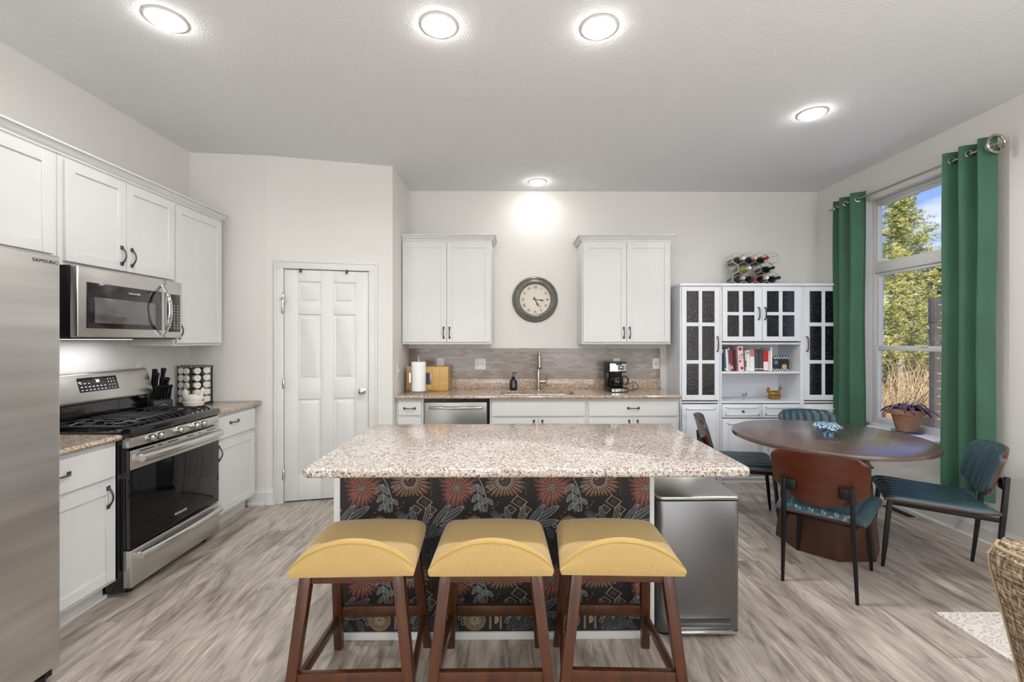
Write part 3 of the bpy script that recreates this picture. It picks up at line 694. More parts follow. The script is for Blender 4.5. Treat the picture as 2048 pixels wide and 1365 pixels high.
B().box(rx + .004, rx + .010, ry0 + .006, ry1 - .006, .268, .703).done('oven_glass', bglass_m, od, bevel=.002)
for y0, y1 in ((ry0 + .06, ry0 + .16), (ry0 + .19, ry0 + .22), (ry0 + .27, ry0 + .35), (ry0 + .43, ry0 + .49), (ry0 + .54, ry0 + .56), (ry0 + .62, ry0 + .71)): B().box(rx + .010, rx + .0128, y0, y1, .797, .803).done('vent_slot', black_m, od)
def bar_handle(par, z, mat, x=rx + .012, sag=0):
    b = B(); b.tube([(x + .012 + .040 * math.sin(PI * (.08 + .84 * i / 14)) ** .5, ry0 + .035 + (ry1 - ry0 - .07) * i / 14, z + sag * math.sin(PI * i / 14)) for i in range(15)], [.023] * 15, 14)
    b.box(x - .004, x + .03, ry0 + .03, ry0 + .055, z - .012, z + .012); b.box(x - .004, x + .03, ry1 - .055, ry1 - .03, z - .012, z + .012)
    return b.done('handle', mat, par)
bar_handle(od, .766, steelh_m)
text('FRIGIDAIRE', .020, (rx + .0105, 2.86, .332), (R(90), 0, R(90)), mark_m, od, space=1.05)
text('GALLERY', .010, (rx + .0105, 2.86, .314), (R(90), 0, R(90)), mark_dark, od, space=1.2)
wd = B().box(rx - .035, rx + .010, ry0 + .002, ry1 - .002, .05, .256).done('warming_drawer', steel_m, t, bevel=.005, seg=3)
bar_handle(wd, .218, steelh_m, x=rx + .004)
# grates: three continuous cast iron sections
b = B(); gx0, gx1, gz = XL + .14, rx - .045, .950
for k in range(3):
    a = ry0 + .018 + k * .243; e = a + .236
    if k == 1: continue
    loop = [(x, y, gz - .006) for x, y in rr(gx0, gx1, a, e, .03, 3)]; b.tube(loop, .0065, 6, closed=True)
    ym = (a + e) / 2
    for xc in (gx0 + .13, gx1 - .13):
        b.tube([(xc, a, gz - .004), (xc, a + .05, gz + .004), (xc, ym - .03, gz + .004)], .0055, 6); b.tube([(xc, e, gz - .004), (xc, e - .05, gz + .004), (xc, ym + .03, gz + .004)], .0055, 6)
        b.tube([(xc - .12, ym, gz - .004), (xc - .08, ym, gz + .004), (xc - .03, ym, gz + .004)], .0055, 6); b.tube([(xc + .12, ym, gz - .004), (xc + .08, ym, gz + .004), (xc + .03, ym, gz + .004)], .0055, 6)
        b.tube([(xc + .06 * math.cos(q), ym + .06 * math.sin(q), gz + .001) for q in [R(z) for z in range(0, 360, 30)]], .004, 6, closed=True)
    for x in (gx0, gx1):
        for y in (a, e): b.tube([(x + (.01 if x == gx0 else -.01), y + (.01 if y == a else -.01), gz - .006), (x, y, .917)], .006, 6)
# curved fingers along the front edge
for i in range(15):
    y = ry0 + .05 + i * .047; b.tube([(gx1 - .075, y, gz + .002), (gx1 - .03, y + .004, gz + .006), (gx1 - .004, y + .012, gz - .004), (gx1 + .012, y + .020, .922)], .0055, 6)
b.done('grate', iron_m, t)
b = B(); a = ry0 + .261; b.prism(rr(gx0, gx1 - .06, a, a + .236, .03, 4), .936, .952); b.prism(rr(gx0 + .02, gx1 - .08, a + .02, a + .216, .02, 4), .950, .956)
b.done('griddle', iron_m, t, bevel=.002)
for xx in (gx0 + .13, gx1 - .13):
    for yy in (ry0 + .136, ry0 + .622):
        b = B(); b.lathe([(.045, 0), (.045, .008), (.032, .012), (.030, .020), (.002, .022)], (xx, yy, .917), 24); b.done('burner', iron_m, t)
# backguard
b = B(); b.prism([(XL + .02, .90), (XL + .115, .90), (XL + .105, 1.045), (XL + .02, 1.045)], ry0, ry1, 'xz'); b.done('backguard_base', enamel_m, t, bevel=.002)
b = B(); b.prism([(XL + .01, 1.043), (XL + .148, 1.043), (XL + .150, 1.062), (XL + .104, 1.218), (XL + .09, 1.226), (XL + .01, 1.226)], ry0 - .002, ry1 + .002, 'xz'); bg_ = b.done('backguard', steel_m, t, bevel=.003)
# slanted face: direction from (XL+.150,1.062) to (XL+.104,1.218)
fa = math.atan2(.046, .156)
def onface(u, v, d=0):   # u along y, v up the slope, d out
    return (XL + .150 - math.sin(fa) * v + math.cos(fa) * d, u, 1.062 + math.cos(fa) * v + math.sin(fa) * d)
def facebox(u0, u1, v0, v1, d0, d1):
    b = B(); b.hexa([onface(u0, v0, d0), onface(u1, v0, d0), onface(u1, v1, d0), onface(u0, v1, d0)], [onface(u0, v0, d1), onface(u1, v0, d1), onface(u1, v1, d1), onface(u0, v1, d1)]); return b
cpn = facebox(2.705, 2.975, .048, .138, -.001, .002).done('display_panel', enamel_m, bg_, bevel=.001)
b = B()
def mk(u, v, w_=.008, h=.004):
    b.hexa([onface(u, v, .0018), onface(u + w_, v, .0018), onface(u + w_, v + h, .0018), onface(u, v + h, .0018)], [onface(u, v, .0026), onface(u + w_, v, .0026), onface(u + w_, v + h, .0026), onface(u, v + h, .0026)])
for r_ in range(2):
    for i in range(7): mk(2.717 + i * .026, .058 + r_ * .020, .012, .005)
for i in range(3): mk(2.717 + i * .026, .100, .012, .004)
for r_ in range(4):
    for i in range(3): mk(2.907 + i * .020, .058 + r_ * .020, .005, .006)
b.done('panel_marks', mark_m, cpn)
tx = text('30', .026, onface(2.835, .112, .0025), (R(90), 0, R(90)), oven_led, cpn)
tx.rotation_euler = (R(90) - fa, 0, R(90))

# ================================================================ ISLAND
IX0, IX1, IY0, IY1, IZ = -.829, .699, 2.125, 2.745, .905
t = thing('kitchen_island', 'kitchen island base with dark floral wallpaper panel and white trim', 'kitchen island', ((IX0 + IX1) / 2, 2.45, 0), world=True)
B().box(IX0 + .004, IX1 - .004, IY0 + .010, IY1, .0, .873).done('body', cab_m, t, bevel=.002)
b = B(); b.box(IX0, IX0 + .030, IY0 - .004, IY0 + .014, 0, .872); b.box(IX1 - .022, IX1, IY0 - .004, IY0 + .014, 0, .872); b.done('corner_trim', white_m, t, bevel=.002)
b = B(); b.box(IX0 + .028, IX1 - .02, IY0 - .006, IY0 + .012, 0, .037); b.done('base_trim', white_m, t, bevel=.003)
# wallpaper: fine quad mesh whose colour attribute carries the printed pattern
PX0, PX1, PZ0, PZ1, q = IX0 + .030, IX1 - .022, .037, .872, .0024
nx, nz = int((PX1 - PX0) / q), int((PZ1 - PZ0) / q)
gx, gz_ = np.meshgrid((np.arange(nx) + .5) * q, PZ0 + (np.arange(nz) + .5) * q)
def srgb(c): return np.array([lin(v) for v in c])
img = np.ones((nz, nx, 3)) * srgb((27, 22, 24))
TW, TH = .452, .44
rng = np.random.RandomState(3)
nzs = rng.rand(nz, nx, 1)
def paint(mask, c, a=1.0):
    global img
    m_ = (np.clip(mask, 0, 1) * a)[..., None]; img = img * (1 - m_) + srgb(c) * m_
def local(cx, cz):
    u = (gx - cx + TW / 2) % TW - TW / 2; v = (gz_ - cz + TH / 2) % TH - TH / 2; return u, v
def soft(d, w_=.0016): return np.clip(.5 - d / w_, 0, 1)
def flower(cx, cz, Rr, n, cols, inner, ph=0, wob=.16):
    u, v = local(cx, cz); r = np.hypot(u, v); th = np.arctan2(v, u) + ph
    ph_ = (th * n / (2 * PI)) % 1 - .5
    prof = 1 - (2 * np.abs(ph_)) ** 2.6
    rad = Rr * (.55 + .45 * prof) * (1 + wob * np.sin(3 * th + cx * 9))
    k = (r > inner)
    paint(soft(r - rad) * k, cols[0]); paint(soft(np.abs(ph_) * r * 2 * PI / n - .0017) * k * soft(r - rad * .86), cols[1])
    paint(soft(np.abs(r - rad) - .0012) * k, cols[1], .8)
    paint(soft(.0018 - (.5 - np.abs(ph_)) * r * 2 * PI / n) * 0 + soft((.5 - np.abs(ph_)) * r * 2 * PI / n - .0013) * k * soft(r - rad), cols[2], .9)
def disc(cx, cz, r, c, a=1, ax=1, rot=0):
    u, v = local(cx, cz); u, v = u * math.cos(rot) + v * math.sin(rot), -u * math.sin(rot) + v * math.cos(rot); paint(soft(np.hypot(u, v / ax) - r), c, a)
def ringp(cx, cz, r, w_, c, a=1, ax=1, rot=0):
    u, v = local(cx, cz); u, v = u * math.cos(rot) + v * math.sin(rot), -u * math.sin(rot) + v * math.cos(rot); paint(soft(np.abs(np.hypot(u, v / ax) - r) - w_), c, a)
def line(ax_, az, bx, bz, w_, c, a=1, bend=0):
    P = [(ax_, az), ((ax_ + bx) / 2 - (bz - az) * bend, (az + bz) / 2 + (bx - ax_) * bend), (bx, bz)]
    pts = [((1 - t_) ** 2 * P[0][0] + 2 * t_ * (1 - t_) * P[1][0] + t_ * t_ * P[2][0], (1 - t_) ** 2 * P[0][1] + 2 * t_ * (1 - t_) * P[1][1] + t_ * t_ * P[2][1]) for t_ in np.linspace(0, 1, 7)]
    for (x0, z0), (x1, z1) in zip(pts, pts[1:]):
        mx_, mz_ = (x0 + x1) / 2, (z0 + z1) / 2; u, v = local(mx_, mz_); dx, dz = (x1 - x0) / 2, (z1 - z0) / 2; L2 = dx * dx + dz * dz + 1e-12
        s_ = np.clip((u * dx + v * dz) / L2, -1, 1); paint(soft(np.hypot(u - dx * s_, v - dz * s_) - w_), c, a)
def leaf_(x, z, L_, ang, w_, c, fill=None):
    """outlined pointed leaf with a mid rib, starting at x,z"""
    ca, sa = math.cos(ang), math.sin(ang); u, v = local(x + ca * L_ / 2, z + sa * L_ / 2); p = (u * ca + v * sa) / (L_ / 2); o_ = -u * sa + v * ca
    half = w_ * np.clip(1 - p * p, 0, 1) ** .8; ins = np.abs(p) < 1
    if fill: paint(soft(np.abs(o_) - half) * ins, fill)
    paint(soft(np.abs(np.abs(o_) - half) - .0012) * ins, c); paint(soft(np.abs(o_) - .0009) * ins, c)
def diamond(x, z, s_, c, w_=.0018, sk=.3):
    u, v = local(x, z); d = np.abs(u + sk * v) * .8 + np.abs(v); paint(soft(np.abs(d - s_) - w_), c); paint(soft(d - s_ * .5), (92, 62, 44), .8)
# shadowy second bloom, then the blooms
for i in range(9): disc(.02 + .05 * i, .36 + .03 * math.sin(i * 2), .017, (70, 44, 34), .7)
flower(.415, .400, .050, 14, ((62, 40, 40), (104, 66, 58), (36, 22, 24)), .3)
flower(.030, .180, .040, 12, ((50, 52, 58), (104, 106, 110), (34, 28, 30)), .2)
for i in range(16): disc(.432, .250 + .012 * i, .0026, (150, 120, 98), .8); disc(.444, .256 + .012 * i, .0018, (110, 92, 80), .8)
for i in range(9): line(.150 + .010 * i, .405, .162 + .010 * i, .430, .0013, (140, 122, 100))
for i in range(14): disc((.06 + .071 * i) % .452, .385 + .02 * math.sin(i * 1.7), .0055, (124, 62, 50), .8)
flower(.105, .282, .090, 22, ((104, 48, 36), (176, 92, 66), (40, 22, 22)), .0)
flower(.105, .282, .066, 17, ((142, 66, 48), (202, 116, 84), (52, 26, 24)), .0, .2)
disc(.105, .282, .020, (32, 24, 24))
for i in range(26):
    a = i * 2.4; r_ = .019 * math.sqrt(i / 26); disc(.105 + r_ * math.cos(a), .282 + r_ * math.sin(a), .0019, (236, 218, 190))
flower(.330, .318, .086, 26, ((132, 84, 44), (206, 142, 78), (44, 26, 20)), .0)
disc(.330, .318, .050, (28, 20, 22))
for i in range(30):
    a = 2 * PI * i / 30; line(.330 + .030 * math.cos(a), .318 + .030 * math.sin(a), .330 + .048 * math.cos(a + .05), .318 + .048 * math.sin(a + .05), .0012, (238, 226, 208))
disc(.330, .318, .028, (92, 44, 32)); ringp(.330, .318, .022, .0014, (58, 28, 24)); ringp(.330, .318, .014, .0014, (160, 84, 58)); ringp(.330, .318, .007, .0012, (58, 28, 24))
G = (172, 178, 176); G2 = (112, 120, 122)
line(.195, .345, .245, .170, .0018, G, bend=.18); line(.205, .300, .215, .165, .0016, G, bend=-.1)
for x, z, L_, an in ((.200, .335, .050, 62), (.205, .335, .050, 15), (.200, .300, .052, -128), (.203, .295, .052, -60), (.206, .255, .052, -128), (.208, .250, .052, -62), (.211, .212, .048, -126), (.213, .208, .048, -62), (.242, .290, .042, -8), (.246, .235, .038, -125), (.249, .230, .038, -50)):
    leaf_(x, z, L_, R(an), .0095, G, (84, 92, 92))
for x, z, s_ in ((.355, .215, .030), (.315, .180, .021), (.385, .178, .022), (.375, .150, .015), (.270, .330, .010)): diamond(x + .045, z, s_, (206, 176, 146))
for x, z, r_ in ((.262, .205, .006), (.275, .186, .0075), (.292, .198, .005), (.300, .213, .0055), (.165, .165, .006), (.185, .150, .0055), (.150, .145, .005), (.175, .180, .004), (.250, .190, .004), (.420, .120, .006), (.435, .100, .005)): disc(x, z, r_, (142, 74, 58), .9, .7, .4)
for i, (x, z, L_, an, w_) in enumerate(((.020, .120, .14, 32, .016), (.430, .085, .15, 52, .015), (.395, .090, .12, 75, .012), (.360, .095, .10, 105, .013), (.020, .100, .12, 12, .014))):
    leaf_(x, z, L_, R(an), w_, G, (56, 62, 66)); line(x, z, x + L_ * .9 * math.cos(R(an + 6)), z + L_ * .9 * math.sin(R(an + 6)), .001, G2)
for i in range(9): line(.280 + .004 * i, .135, .262 + .009 * i, .165 + .008 * math.sin(i * .8), .0013, (130, 132, 140))
# medallion, half-moon tile and foliage of the lower band
mx_, mz_ = .187, .093
disc(mx_, mz_, .054, (96, 66, 36)); 
for rr_, n_ in ((.050, 44), (.044, 38), (.037, 30), (.030, 24)):
    for i in range(n_): disc(mx_ + rr_ * math.cos(2 * PI * i / n_), mz_ + rr_ * math.sin(2 * PI * i / n_), .0021, (214, 168, 100))
disc(mx_, mz_, .027, (44, 58, 58))
for i in range(8): a = 2 * PI * i / 8; disc(mx_ + .020 * math.cos(a), mz_ + .020 * math.sin(a), .0062, (94, 124, 122)); ringp(mx_ + .020 * math.cos(a), mz_ + .020 * math.sin(a), .0064, .0011, (222, 200, 150))
disc(mx_, mz_, .0150, (168, 158, 72)); disc(mx_, mz_, .0042, (30, 26, 22))
for sx in (.262, .312):
    for i in range(9): ringp(sx, .052 + .010 * i, .0038, .0013, (176, 172, 166))
u, v = local(.282, .093); paint(soft(np.hypot(u, v) - .019) * soft(-u, .001), (196, 146, 96)); paint(soft(np.abs(np.hypot(u, v) - .019) - .0013) * soft(-u), (226, 192, 150))
for x, z, L_, an, w_ in ((.345, .045, .09, 62, .014), (.365, .040, .11, 38, .015), (.400, .045, .10, 25, .013), (.110, .040, .06, 120, .012), (.060, .045, .06, 150, .012), (.430, .060, .07, 70, .011)): leaf_(x, z, L_, R(an), w_, G2, (44, 48, 52))
for x, z in ((.345, .105), (.360, .120), (.340, .085), (.130, .075), (.140, .100), (.118, .100)): ringp(x, z, .008, .0014, (176, 178, 174))
g_ = img.mean(2, keepdims=True); img = (img * .72 + g_ * .28) * .72; img *= (.82 + .36 * nzs)  # print dimmed and greyed overall; overhang shade put into its colour
vx = PX0 + np.arange(nx + 1) * q; vz = PZ0 + np.arange(nz + 1) * q; vx[-1] = PX1; vz[-1] = PZ1
me = bpy.data.meshes.new('wallpaper_panel'); nv = (nx + 1) * (nz + 1)
co = np.zeros((nz + 1, nx + 1, 3)); co[..., 0] = vx[None, :]; co[..., 1] = IY0 + .001; co[..., 2] = vz[:, None]
off_ = OFF[t.name]; co -= np.array(off_)
me.vertices.add(nv); me.vertices.foreach_set('co', co.reshape(-1))
ii = (np.arange(nz)[:, None] * (nx + 1) + np.arange(nx)[None, :]).reshape(-1)
quads = np.stack([ii, ii + 1, ii + nx + 2, ii + nx + 1], 1).astype(np.int32)
nf = len(quads); me.loops.add(nf * 4); me.loops.foreach_set('vertex_index', quads.reshape(-1))
me.polygons.add(nf); me.polygons.foreach_set('loop_start', np.arange(0, nf * 4, 4, dtype=np.int32)); me.update(calc_edges=True)
at = me.color_attributes.new('print', 'FLOAT_COLOR', 'CORNER')
cc = np.ones((nf, 4, 4), dtype=np.float32); cc[..., :3] = img.reshape(-1, 1, 3); at.data.foreach_set('color', cc.reshape(-1))
pm, pn, pb = newmat('printed_floral_wallpaper'); pa = N(pn, 'ShaderNodeVertexColor', layer_name='print'); pn.links.new(pa.outputs[0], pb.inputs['Base Color']); pb.inputs['Roughness'].default_value = .55
me.materials.append(pm); wp = bpy.data.objects.new('wallpaper_panel', me); COL.objects.link(wp); wp.parent = t

t = B(); t.prism(rr(-.842, 1.000, 1.806, 2.782, .035, 6), .867, .905)
o = t.done('island_countertop', granite_m, bevel=.013, seg=4); tag(o, 'large speckled granite countertop on the island', 'countertop')

# ================================================================ COUNTER STOOLS
def make_stool():
    t = thing('counter_stool', '', 'stool')
    def top(u, v):
        x = math.sin(PI * (u - .5)); y = math.sin(PI * (v - .5))            # v=0: near side (raised lip)
        ex = max(0, 1 - abs(x) ** 14) ; ey = max(0, 1 - abs(y) ** (14 if y < 0 else 8))
        X = .222 * x * (1 - .03 * y); 
        if y > 0: X *= (1 - .10 * max(0, y - .5) ** 2)
        Y = .192 * y + (.012 * (1 - x * x) if y > .8 else 0)
        lip = .088 * math.exp(-((y + 1.0) / .36) ** 2) * max(0, 1 - abs(x) ** 2.1)
        z = .640 + lip - .018 * max(0, -y) * abs(x) ** 2 + .006 * y - .008 * x * x
        z = .590 + (z - .590) * (ex ** .5) * (ey ** .5)
        k = 1 - .06 * abs(x) ** 10 * 0; return (X * k, Y, z)
    def bot(u, v):
        X, Y, z = top(u, v); return (X * .975, Y * .975, .572)
    b = B(); b.shell(top, bot, 30, 30); seat = b.done('seat', mustard_m, t)
    b = B(); pts = []
    for i in range(37):
        p = top(.03 + .94 * i / 36, .115); pts.append((p[0], p[1] - .003, p[2] + .0004))
    b.tube(pts, .0022, 6); b.done('seam', M('mustard_piping', (176, 140, 66), .9), seat)
    wood = stoolwood_m
    tops = {'nl': (-.165, -.165), 'nr': (.165, -.165), 'fl': (-.165, .135), 'fr': (.165, .135)}
    feet = {'nl': (-.232, -.205), 'nr': (.232, -.205), 'fl': (-.205, .275), 'fr': (.205, .275)}
    for k in tops:
        (a, c), (e, f) = tops[k], feet[k]; h = .021
        B().hexa([(e - h * .85, f - h * .85, 0), (e + h * .85, f - h * .85, 0), (e + h * .85, f + h * .85, 0), (e - h * .85, f + h * .85, 0)],
                 [(a - h, c - h, .575), (a + h, c - h, .575), (a + h, c + h, .575), (a - h, c + h, .575)]).done('leg', wood, t, bevel=.003)
    def at(k, z): a, c = tops[k]; e, f = feet[k]; s = z / .575; return (e + (a - e) * s, f + (c - f) * s)
    b = B(); b.box(-.165, .165, -.18, -.155, .545, .573); b.box(-.165, .165, .125, .15, .545, .573); b.box(-.18, -.155, -.165, .135, .545, .573); b.box(.155, .18, -.165, .135, .545, .573)
    b.done('seat_frame', wood, t, bevel=.002)
    def rail(k1, k2, z, hh, tt):
        (a, c), (e, f) = at(k1, z), at(k2, z); v = Vector((e - a, f - c)).normalized(); nn = Vector((-v.y, v.x)) * tt
        B().hexa([(a - nn.x, c - nn.y, z - hh), (e - nn.x, f - nn.y, z - hh), (e + nn.x, f + nn.y, z - hh), (a + nn.x, c + nn.y, z - hh)],
                 [(a - nn.x, c - nn.y, z + hh), (e - nn.x, f - nn.y, z + hh), (e + nn.x, f + nn.y, z + hh), (a + nn.x, c + nn.y, z + hh)]).done('stretcher', wood, t, bevel=.002)
    rail('nl', 'nr', .205, .030, .011); rail('fl', 'fr', .20, .024, .011); rail('nl', 'fl', .165, .020, .010); rail('nr', 'fr', .165, .020, .010)
    return t
st = make_stool()
for i, (x, y, a, lab) in enumerate(((-.572, 1.80, 1.5, 'leftmost mustard upholstered counter stool at the island'), (-.062, 1.80, 0, 'middle mustard upholstered counter stool at the island'), (.424, 1.80, -2.0, 'rightmost mustard upholstered counter stool, next to the trash can'))):
    s = st if i == 0 else dup(st); s['label'] = lab; s['group'] = 'mustard counter stools at the island'; s.location = (x, y, 0); s.rotation_euler = (0, 0, R(a))

# ================================================================ TRASH CAN
t = thing('trash_can', 'rectangular brushed steel trash can beside the island', 'trash can', (.925, 2.33, 0))
b = B(); b.prism(rr(-.200, .200, -.185, .19, .03, 5), .012, .648); b.done('body', bin_m, t, bevel=.003)
b = B(); b.prism(rr(-.196, .196, -.182, .186, .03, 5), 0, .014); b.done('base_ring', black_m, t)
b = B(); b.prism(rr(-.203, .203, -.188, .168, .03, 5), .652, .672); b.done('lid', M('satin_steel_lid', (190, 188, 184), .35, 1), t, bevel=.006, seg=3)
B().box(-.19, .19, .165, .197, .64, .690).done('hinge', steelh_m, t, bevel=.005)
b = B(); b.prism([(-.150, -.184), (.165, -.184), (.175, -.205), (.165, -.225), (-.150, -.225), (-.160, -.205)], .028, .042); b.done('pedal', steelh_m, t, bevel=.004)
b = B(); b.box(-.145, .15, -.189, -.184, .06, .075); b.done('pedal_slot', mark_dark, t, bevel=.002)

# ================================================================ DINING TABLE
TX, TY = 2.245, 3.125
t = thing('dining_table', 'round walnut dining table with faceted pedestal base', 'table', (TX, TY, 0))
b = B(); b.lathe([(.10, .728), (.585, .728), (.598, .733), (.600, .745), (.596, .757), (.590, .760), (.002, .760)], (0, 0, 0), 96); b.done('tabletop', tablew_m, t)
k = 8; lo = [(.31 * math.cos(R(22.5 + 45 * i)) * 1.0, .31 * math.sin(R(22.5 + 45 * i)), .0) for i in range(k)]; hi = [(x * .78, y * .78, .73) for x, y, z in lo]
b = B(); b._add(lo + hi, [tuple(range(k))[::-1], tuple(range(k, 2 * k))] + [(i, (i + 1) % k, k + (i + 1) % k, k + i) for i in range(k)]); b.done('pedestal', pedw_m, t, bevel=.003)

# ================================================================ DINING CHAIRS (front toward local +y)
def make_chair():
    t = thing('dining_chair', '', 'chair')
    # seat: leather pad with front-to-back channels over a moulded wood shell
    def sf(u, v):
        x = -1 + 2 * u; y = -1 + 2 * v; w_ = .235 + .02 * y; X = x * w_ * (1 - .10 * max(0, abs(y) - .6) ** 2 * 2)
        Y = y * .245 - .01 - .03 * (x * x) * (1 if y < 0 else -.4)
        zb = .430 + .012 * y + .035 * max(0, -y - .55) ** 1.5 - .03 * max(0, y - .7) ** 1.5 + .006 * x * x; return X, Y, zb
    def stop_(u, v):
        X, Y, z = sf(u, v); x = -1 + 2 * u; y = -1 + 2 * v
        e_ = (max(0, 1 - abs(x) ** 8) * max(0, 1 - abs(y) ** 8)) ** .4
        return (X, Y, z + .004 + (.026 + .009 * abs(math.sin(PI * 3.5 * x + PI / 2)) ** .6) * e_)
    def sbot(u, v): X, Y, z = sf(u, v); return (X, Y, z + .001)
    def wtop(u, v): return sbot(u, v)
    def wbot(u, v): X, Y, z = sf(u, v); return (X * .99, Y * .99, z - .011)
    pad = B().shell(stop_, sbot, 56, 18).done('seat', teal_m, t)
    B().shell(wtop, wbot, 20, 12).done('seat_shell', chairwood_m, t)
    def bk(u, v):
        x = -1 + 2 * u; y = -1 + 2 * v
        w_ = .238 * (1 - .05 * (1 - v)) * (1 - .14 * max(0, abs(y) - .72) ** 2 * 8)
        zt = .800 - .012 * x * x - .02 * max(0, abs(x) - .85) * 6; zb_ = .490 + .075 * abs(x) ** 2.2
        z = zb_ + (zt - zb_) * v; X = x * w_; Y = -.262 + .055 * x * x - .085 * (z - .49) / .31; return X, Y, z
    def bfront(u, v):
        X, Y, z = bk(u, v); x = -1 + 2 * u; y = -1 + 2 * v; e_ = (max(0, 1 - abs(x) ** 8) * max(0, 1 - abs(y) ** 8)) ** .4
        return (X, Y + .006 + (.018 + .010 * abs(math.sin(PI * 4 * x)) ** .6) * e_, z)
    def bmid(u, v): X, Y, z = bk(u, v); return (X, Y + .002, z)
    def bback(u, v): X, Y, z = bk(u, v); return (X, Y - .011, z)
    B().shell(bfront, bmid, 64, 16).done('back_pad', teal_m, t)
    B().shell(bmid, bback, 26, 14).done('backrest', chairwood_m, t)
    def leg(p, q_, r0, r1, name='leg'):
        b = B(); b.tube([p, ((p[0] * .35 + q_[0] * .65), (p[1] * .35 + q_[1] * .65), (p[2] * .35 + q_[2] * .65)), q_], [r0, r0 * .98, r1], 4); return b.done(name, frame_m, t, bevel=.002)
    leg((-.175, .205, .425), (-.195, .245, 0), .018, .011); leg((.175, .205, .425), (.195, .245, 0), .018, .011)
    for s in (-1, 1):
        b = B(); b.tube([(s * .160, -.318, .640), (s * .163, -.300, .40), (s * .176, -.265, 0)], [.016, .017, .011], 4); lg = b.done('leg', frame_m, t, bevel=.002)
        b = B(); b.box(min(s * .10, s * .165), max(s * .10, s * .165), -.318, -.296, .565, .625); b.done('back_bracket', frame_m, t, bevel=.003)
    b = B()
    for s in (-1, 1): b.tube([(s * .172, .215, .405), (s * .162, -.303, .385)], .014, 4, flat=1.2)
    b.tube([(-.175, .20, .405), (.175, .20, .405)], .013, 4); b.tube([(-.165, -.19, .393), (.165, -.19, .393)], .013, 4)
    b.done('under_frame', frame_m, t, bevel=.002)
    return t
ch = make_chair()
def yaw_to(deg): return R(deg - 90)     # facing direction measured from +X
for i, (x, y, f, lab) in enumerate(((1.940, 2.695, 46, 'teal and walnut dining chair nearest the camera, its wooden back turned to the room'),
                                    (2.675, 2.83, 149, 'teal dining chair on the right of the table in front of the near curtain'),
                                    (1.90, 3.62, -21, 'teal dining chair on the left of the table beyond the island corner'),
                                    (2.63, 3.70, -102, 'teal dining chair on the far side of the table before the white cabinet'))):
    c = ch if i == 0 else dup(ch); c['label'] = lab; c['group'] = 'teal and walnut chairs around the round table'; c.location = (x, y, 0); c.rotation_euler = (0, 0, yaw_to(f))

# --- blue glass centrepiece
gm, gn, gb = newmat('swirled_blue_glass'); gb.inputs['Roughness'].default_value = .05; gb.inputs['Transmission Weight'].default_value = .45
mp_ = mapping(gn, (1, 1, 2)); wv = N(gn, 'ShaderNodeTexWave', Scale=14., Distortion=9., Detail=3.); wv.inputs['Detail Scale'].default_value = 2.; gn.links.new(mp_.outputs[0], wv.inputs['Vector'])
r_ = N(gn, 'ShaderNodeValToRGB'); r_.color_ramp.elements[0].position = .35; r_.color_ramp.elements[0].color = L3((60, 130, 176)); r_.color_ramp.elements[1].position = .7; r_.color_ramp.elements[1].color = L3((226, 244, 252)); gn.links.new(wv.outputs['Fac'], r_.inputs[0]); gn.links.new(r_.outputs[0], gb.inputs['Base Color'])
b = B(); seg = 48; prof = [(.038, 0), (.040, .012), (.044, .024), (.066, .042), (.088, .056), (.082, .072), (.055, .085), (.030, .088), (.002, .084)]
b.lathe(prof, (0, 0, 0), seg)
for v_ in b.bm.verts:
    a = math.atan2(v_.co.y, v_.co.x); rr0 = math.hypot(v_.co.x, v_.co.y)
    if v_.co.z > .03: k_ = 1 + .09 * math.sin(6 * a) * min(1, (v_.co.z - .03) / .03); v_.co.x *= k_; v_.co.y *= k_; v_.co.z += .006 * math.sin(5 * a + 1) * rr0 / .08
o = b.done('glass_ornament', gm); o.location = (2.235, 3.10, .760); tag(o, 'wavy blue swirled glass ornament on the dining table', 'ornament')

# ================================================================ CURTAINS
RX, RZ = 3.245, 2.735
t = thing('curtain_rod', 'brushed nickel curtain rod with ring finials above the window', 'curtain rod', (RX, 3.7, RZ), world=True)
B().tube([(RX, 2.955, RZ), (RX, 4.47, RZ)], .0095, 12).done('rod', nickel_m, t)
for yy, s in ((2.93, -1),):
    b = B(); b.tube([(RX, yy + .052 * math.cos(a) * 0 + s * .012, RZ) if False else (RX + .058 * math.cos(a), yy - .0, RZ + .058 * math.sin(a)) for a in [R(z) for z in range(0, 360, 20)]], .009, 8, closed=True)
    b.tube([(RX + .058 * math.cos(R(25)), yy, RZ + .058 * math.sin(R(25))), (RX - .058 * math.cos(R(25)), yy, RZ - .058 * math.sin(R(25)))], .008, 8); b.tube([(RX, yy, RZ), (RX, yy - s * .03, RZ)], .008, 8); b.done('finial', nickel_m, t)
for yy in (3.02, 4.40):
    b = B(); b.tube([(RX, yy, RZ - .008), (XR - .004, yy, RZ - .008)], .006, 8); b.cyl((XR - .006, yy, RZ - .008), .022, .006, 'x', 16); b.done('bracket', nickel_m, t)
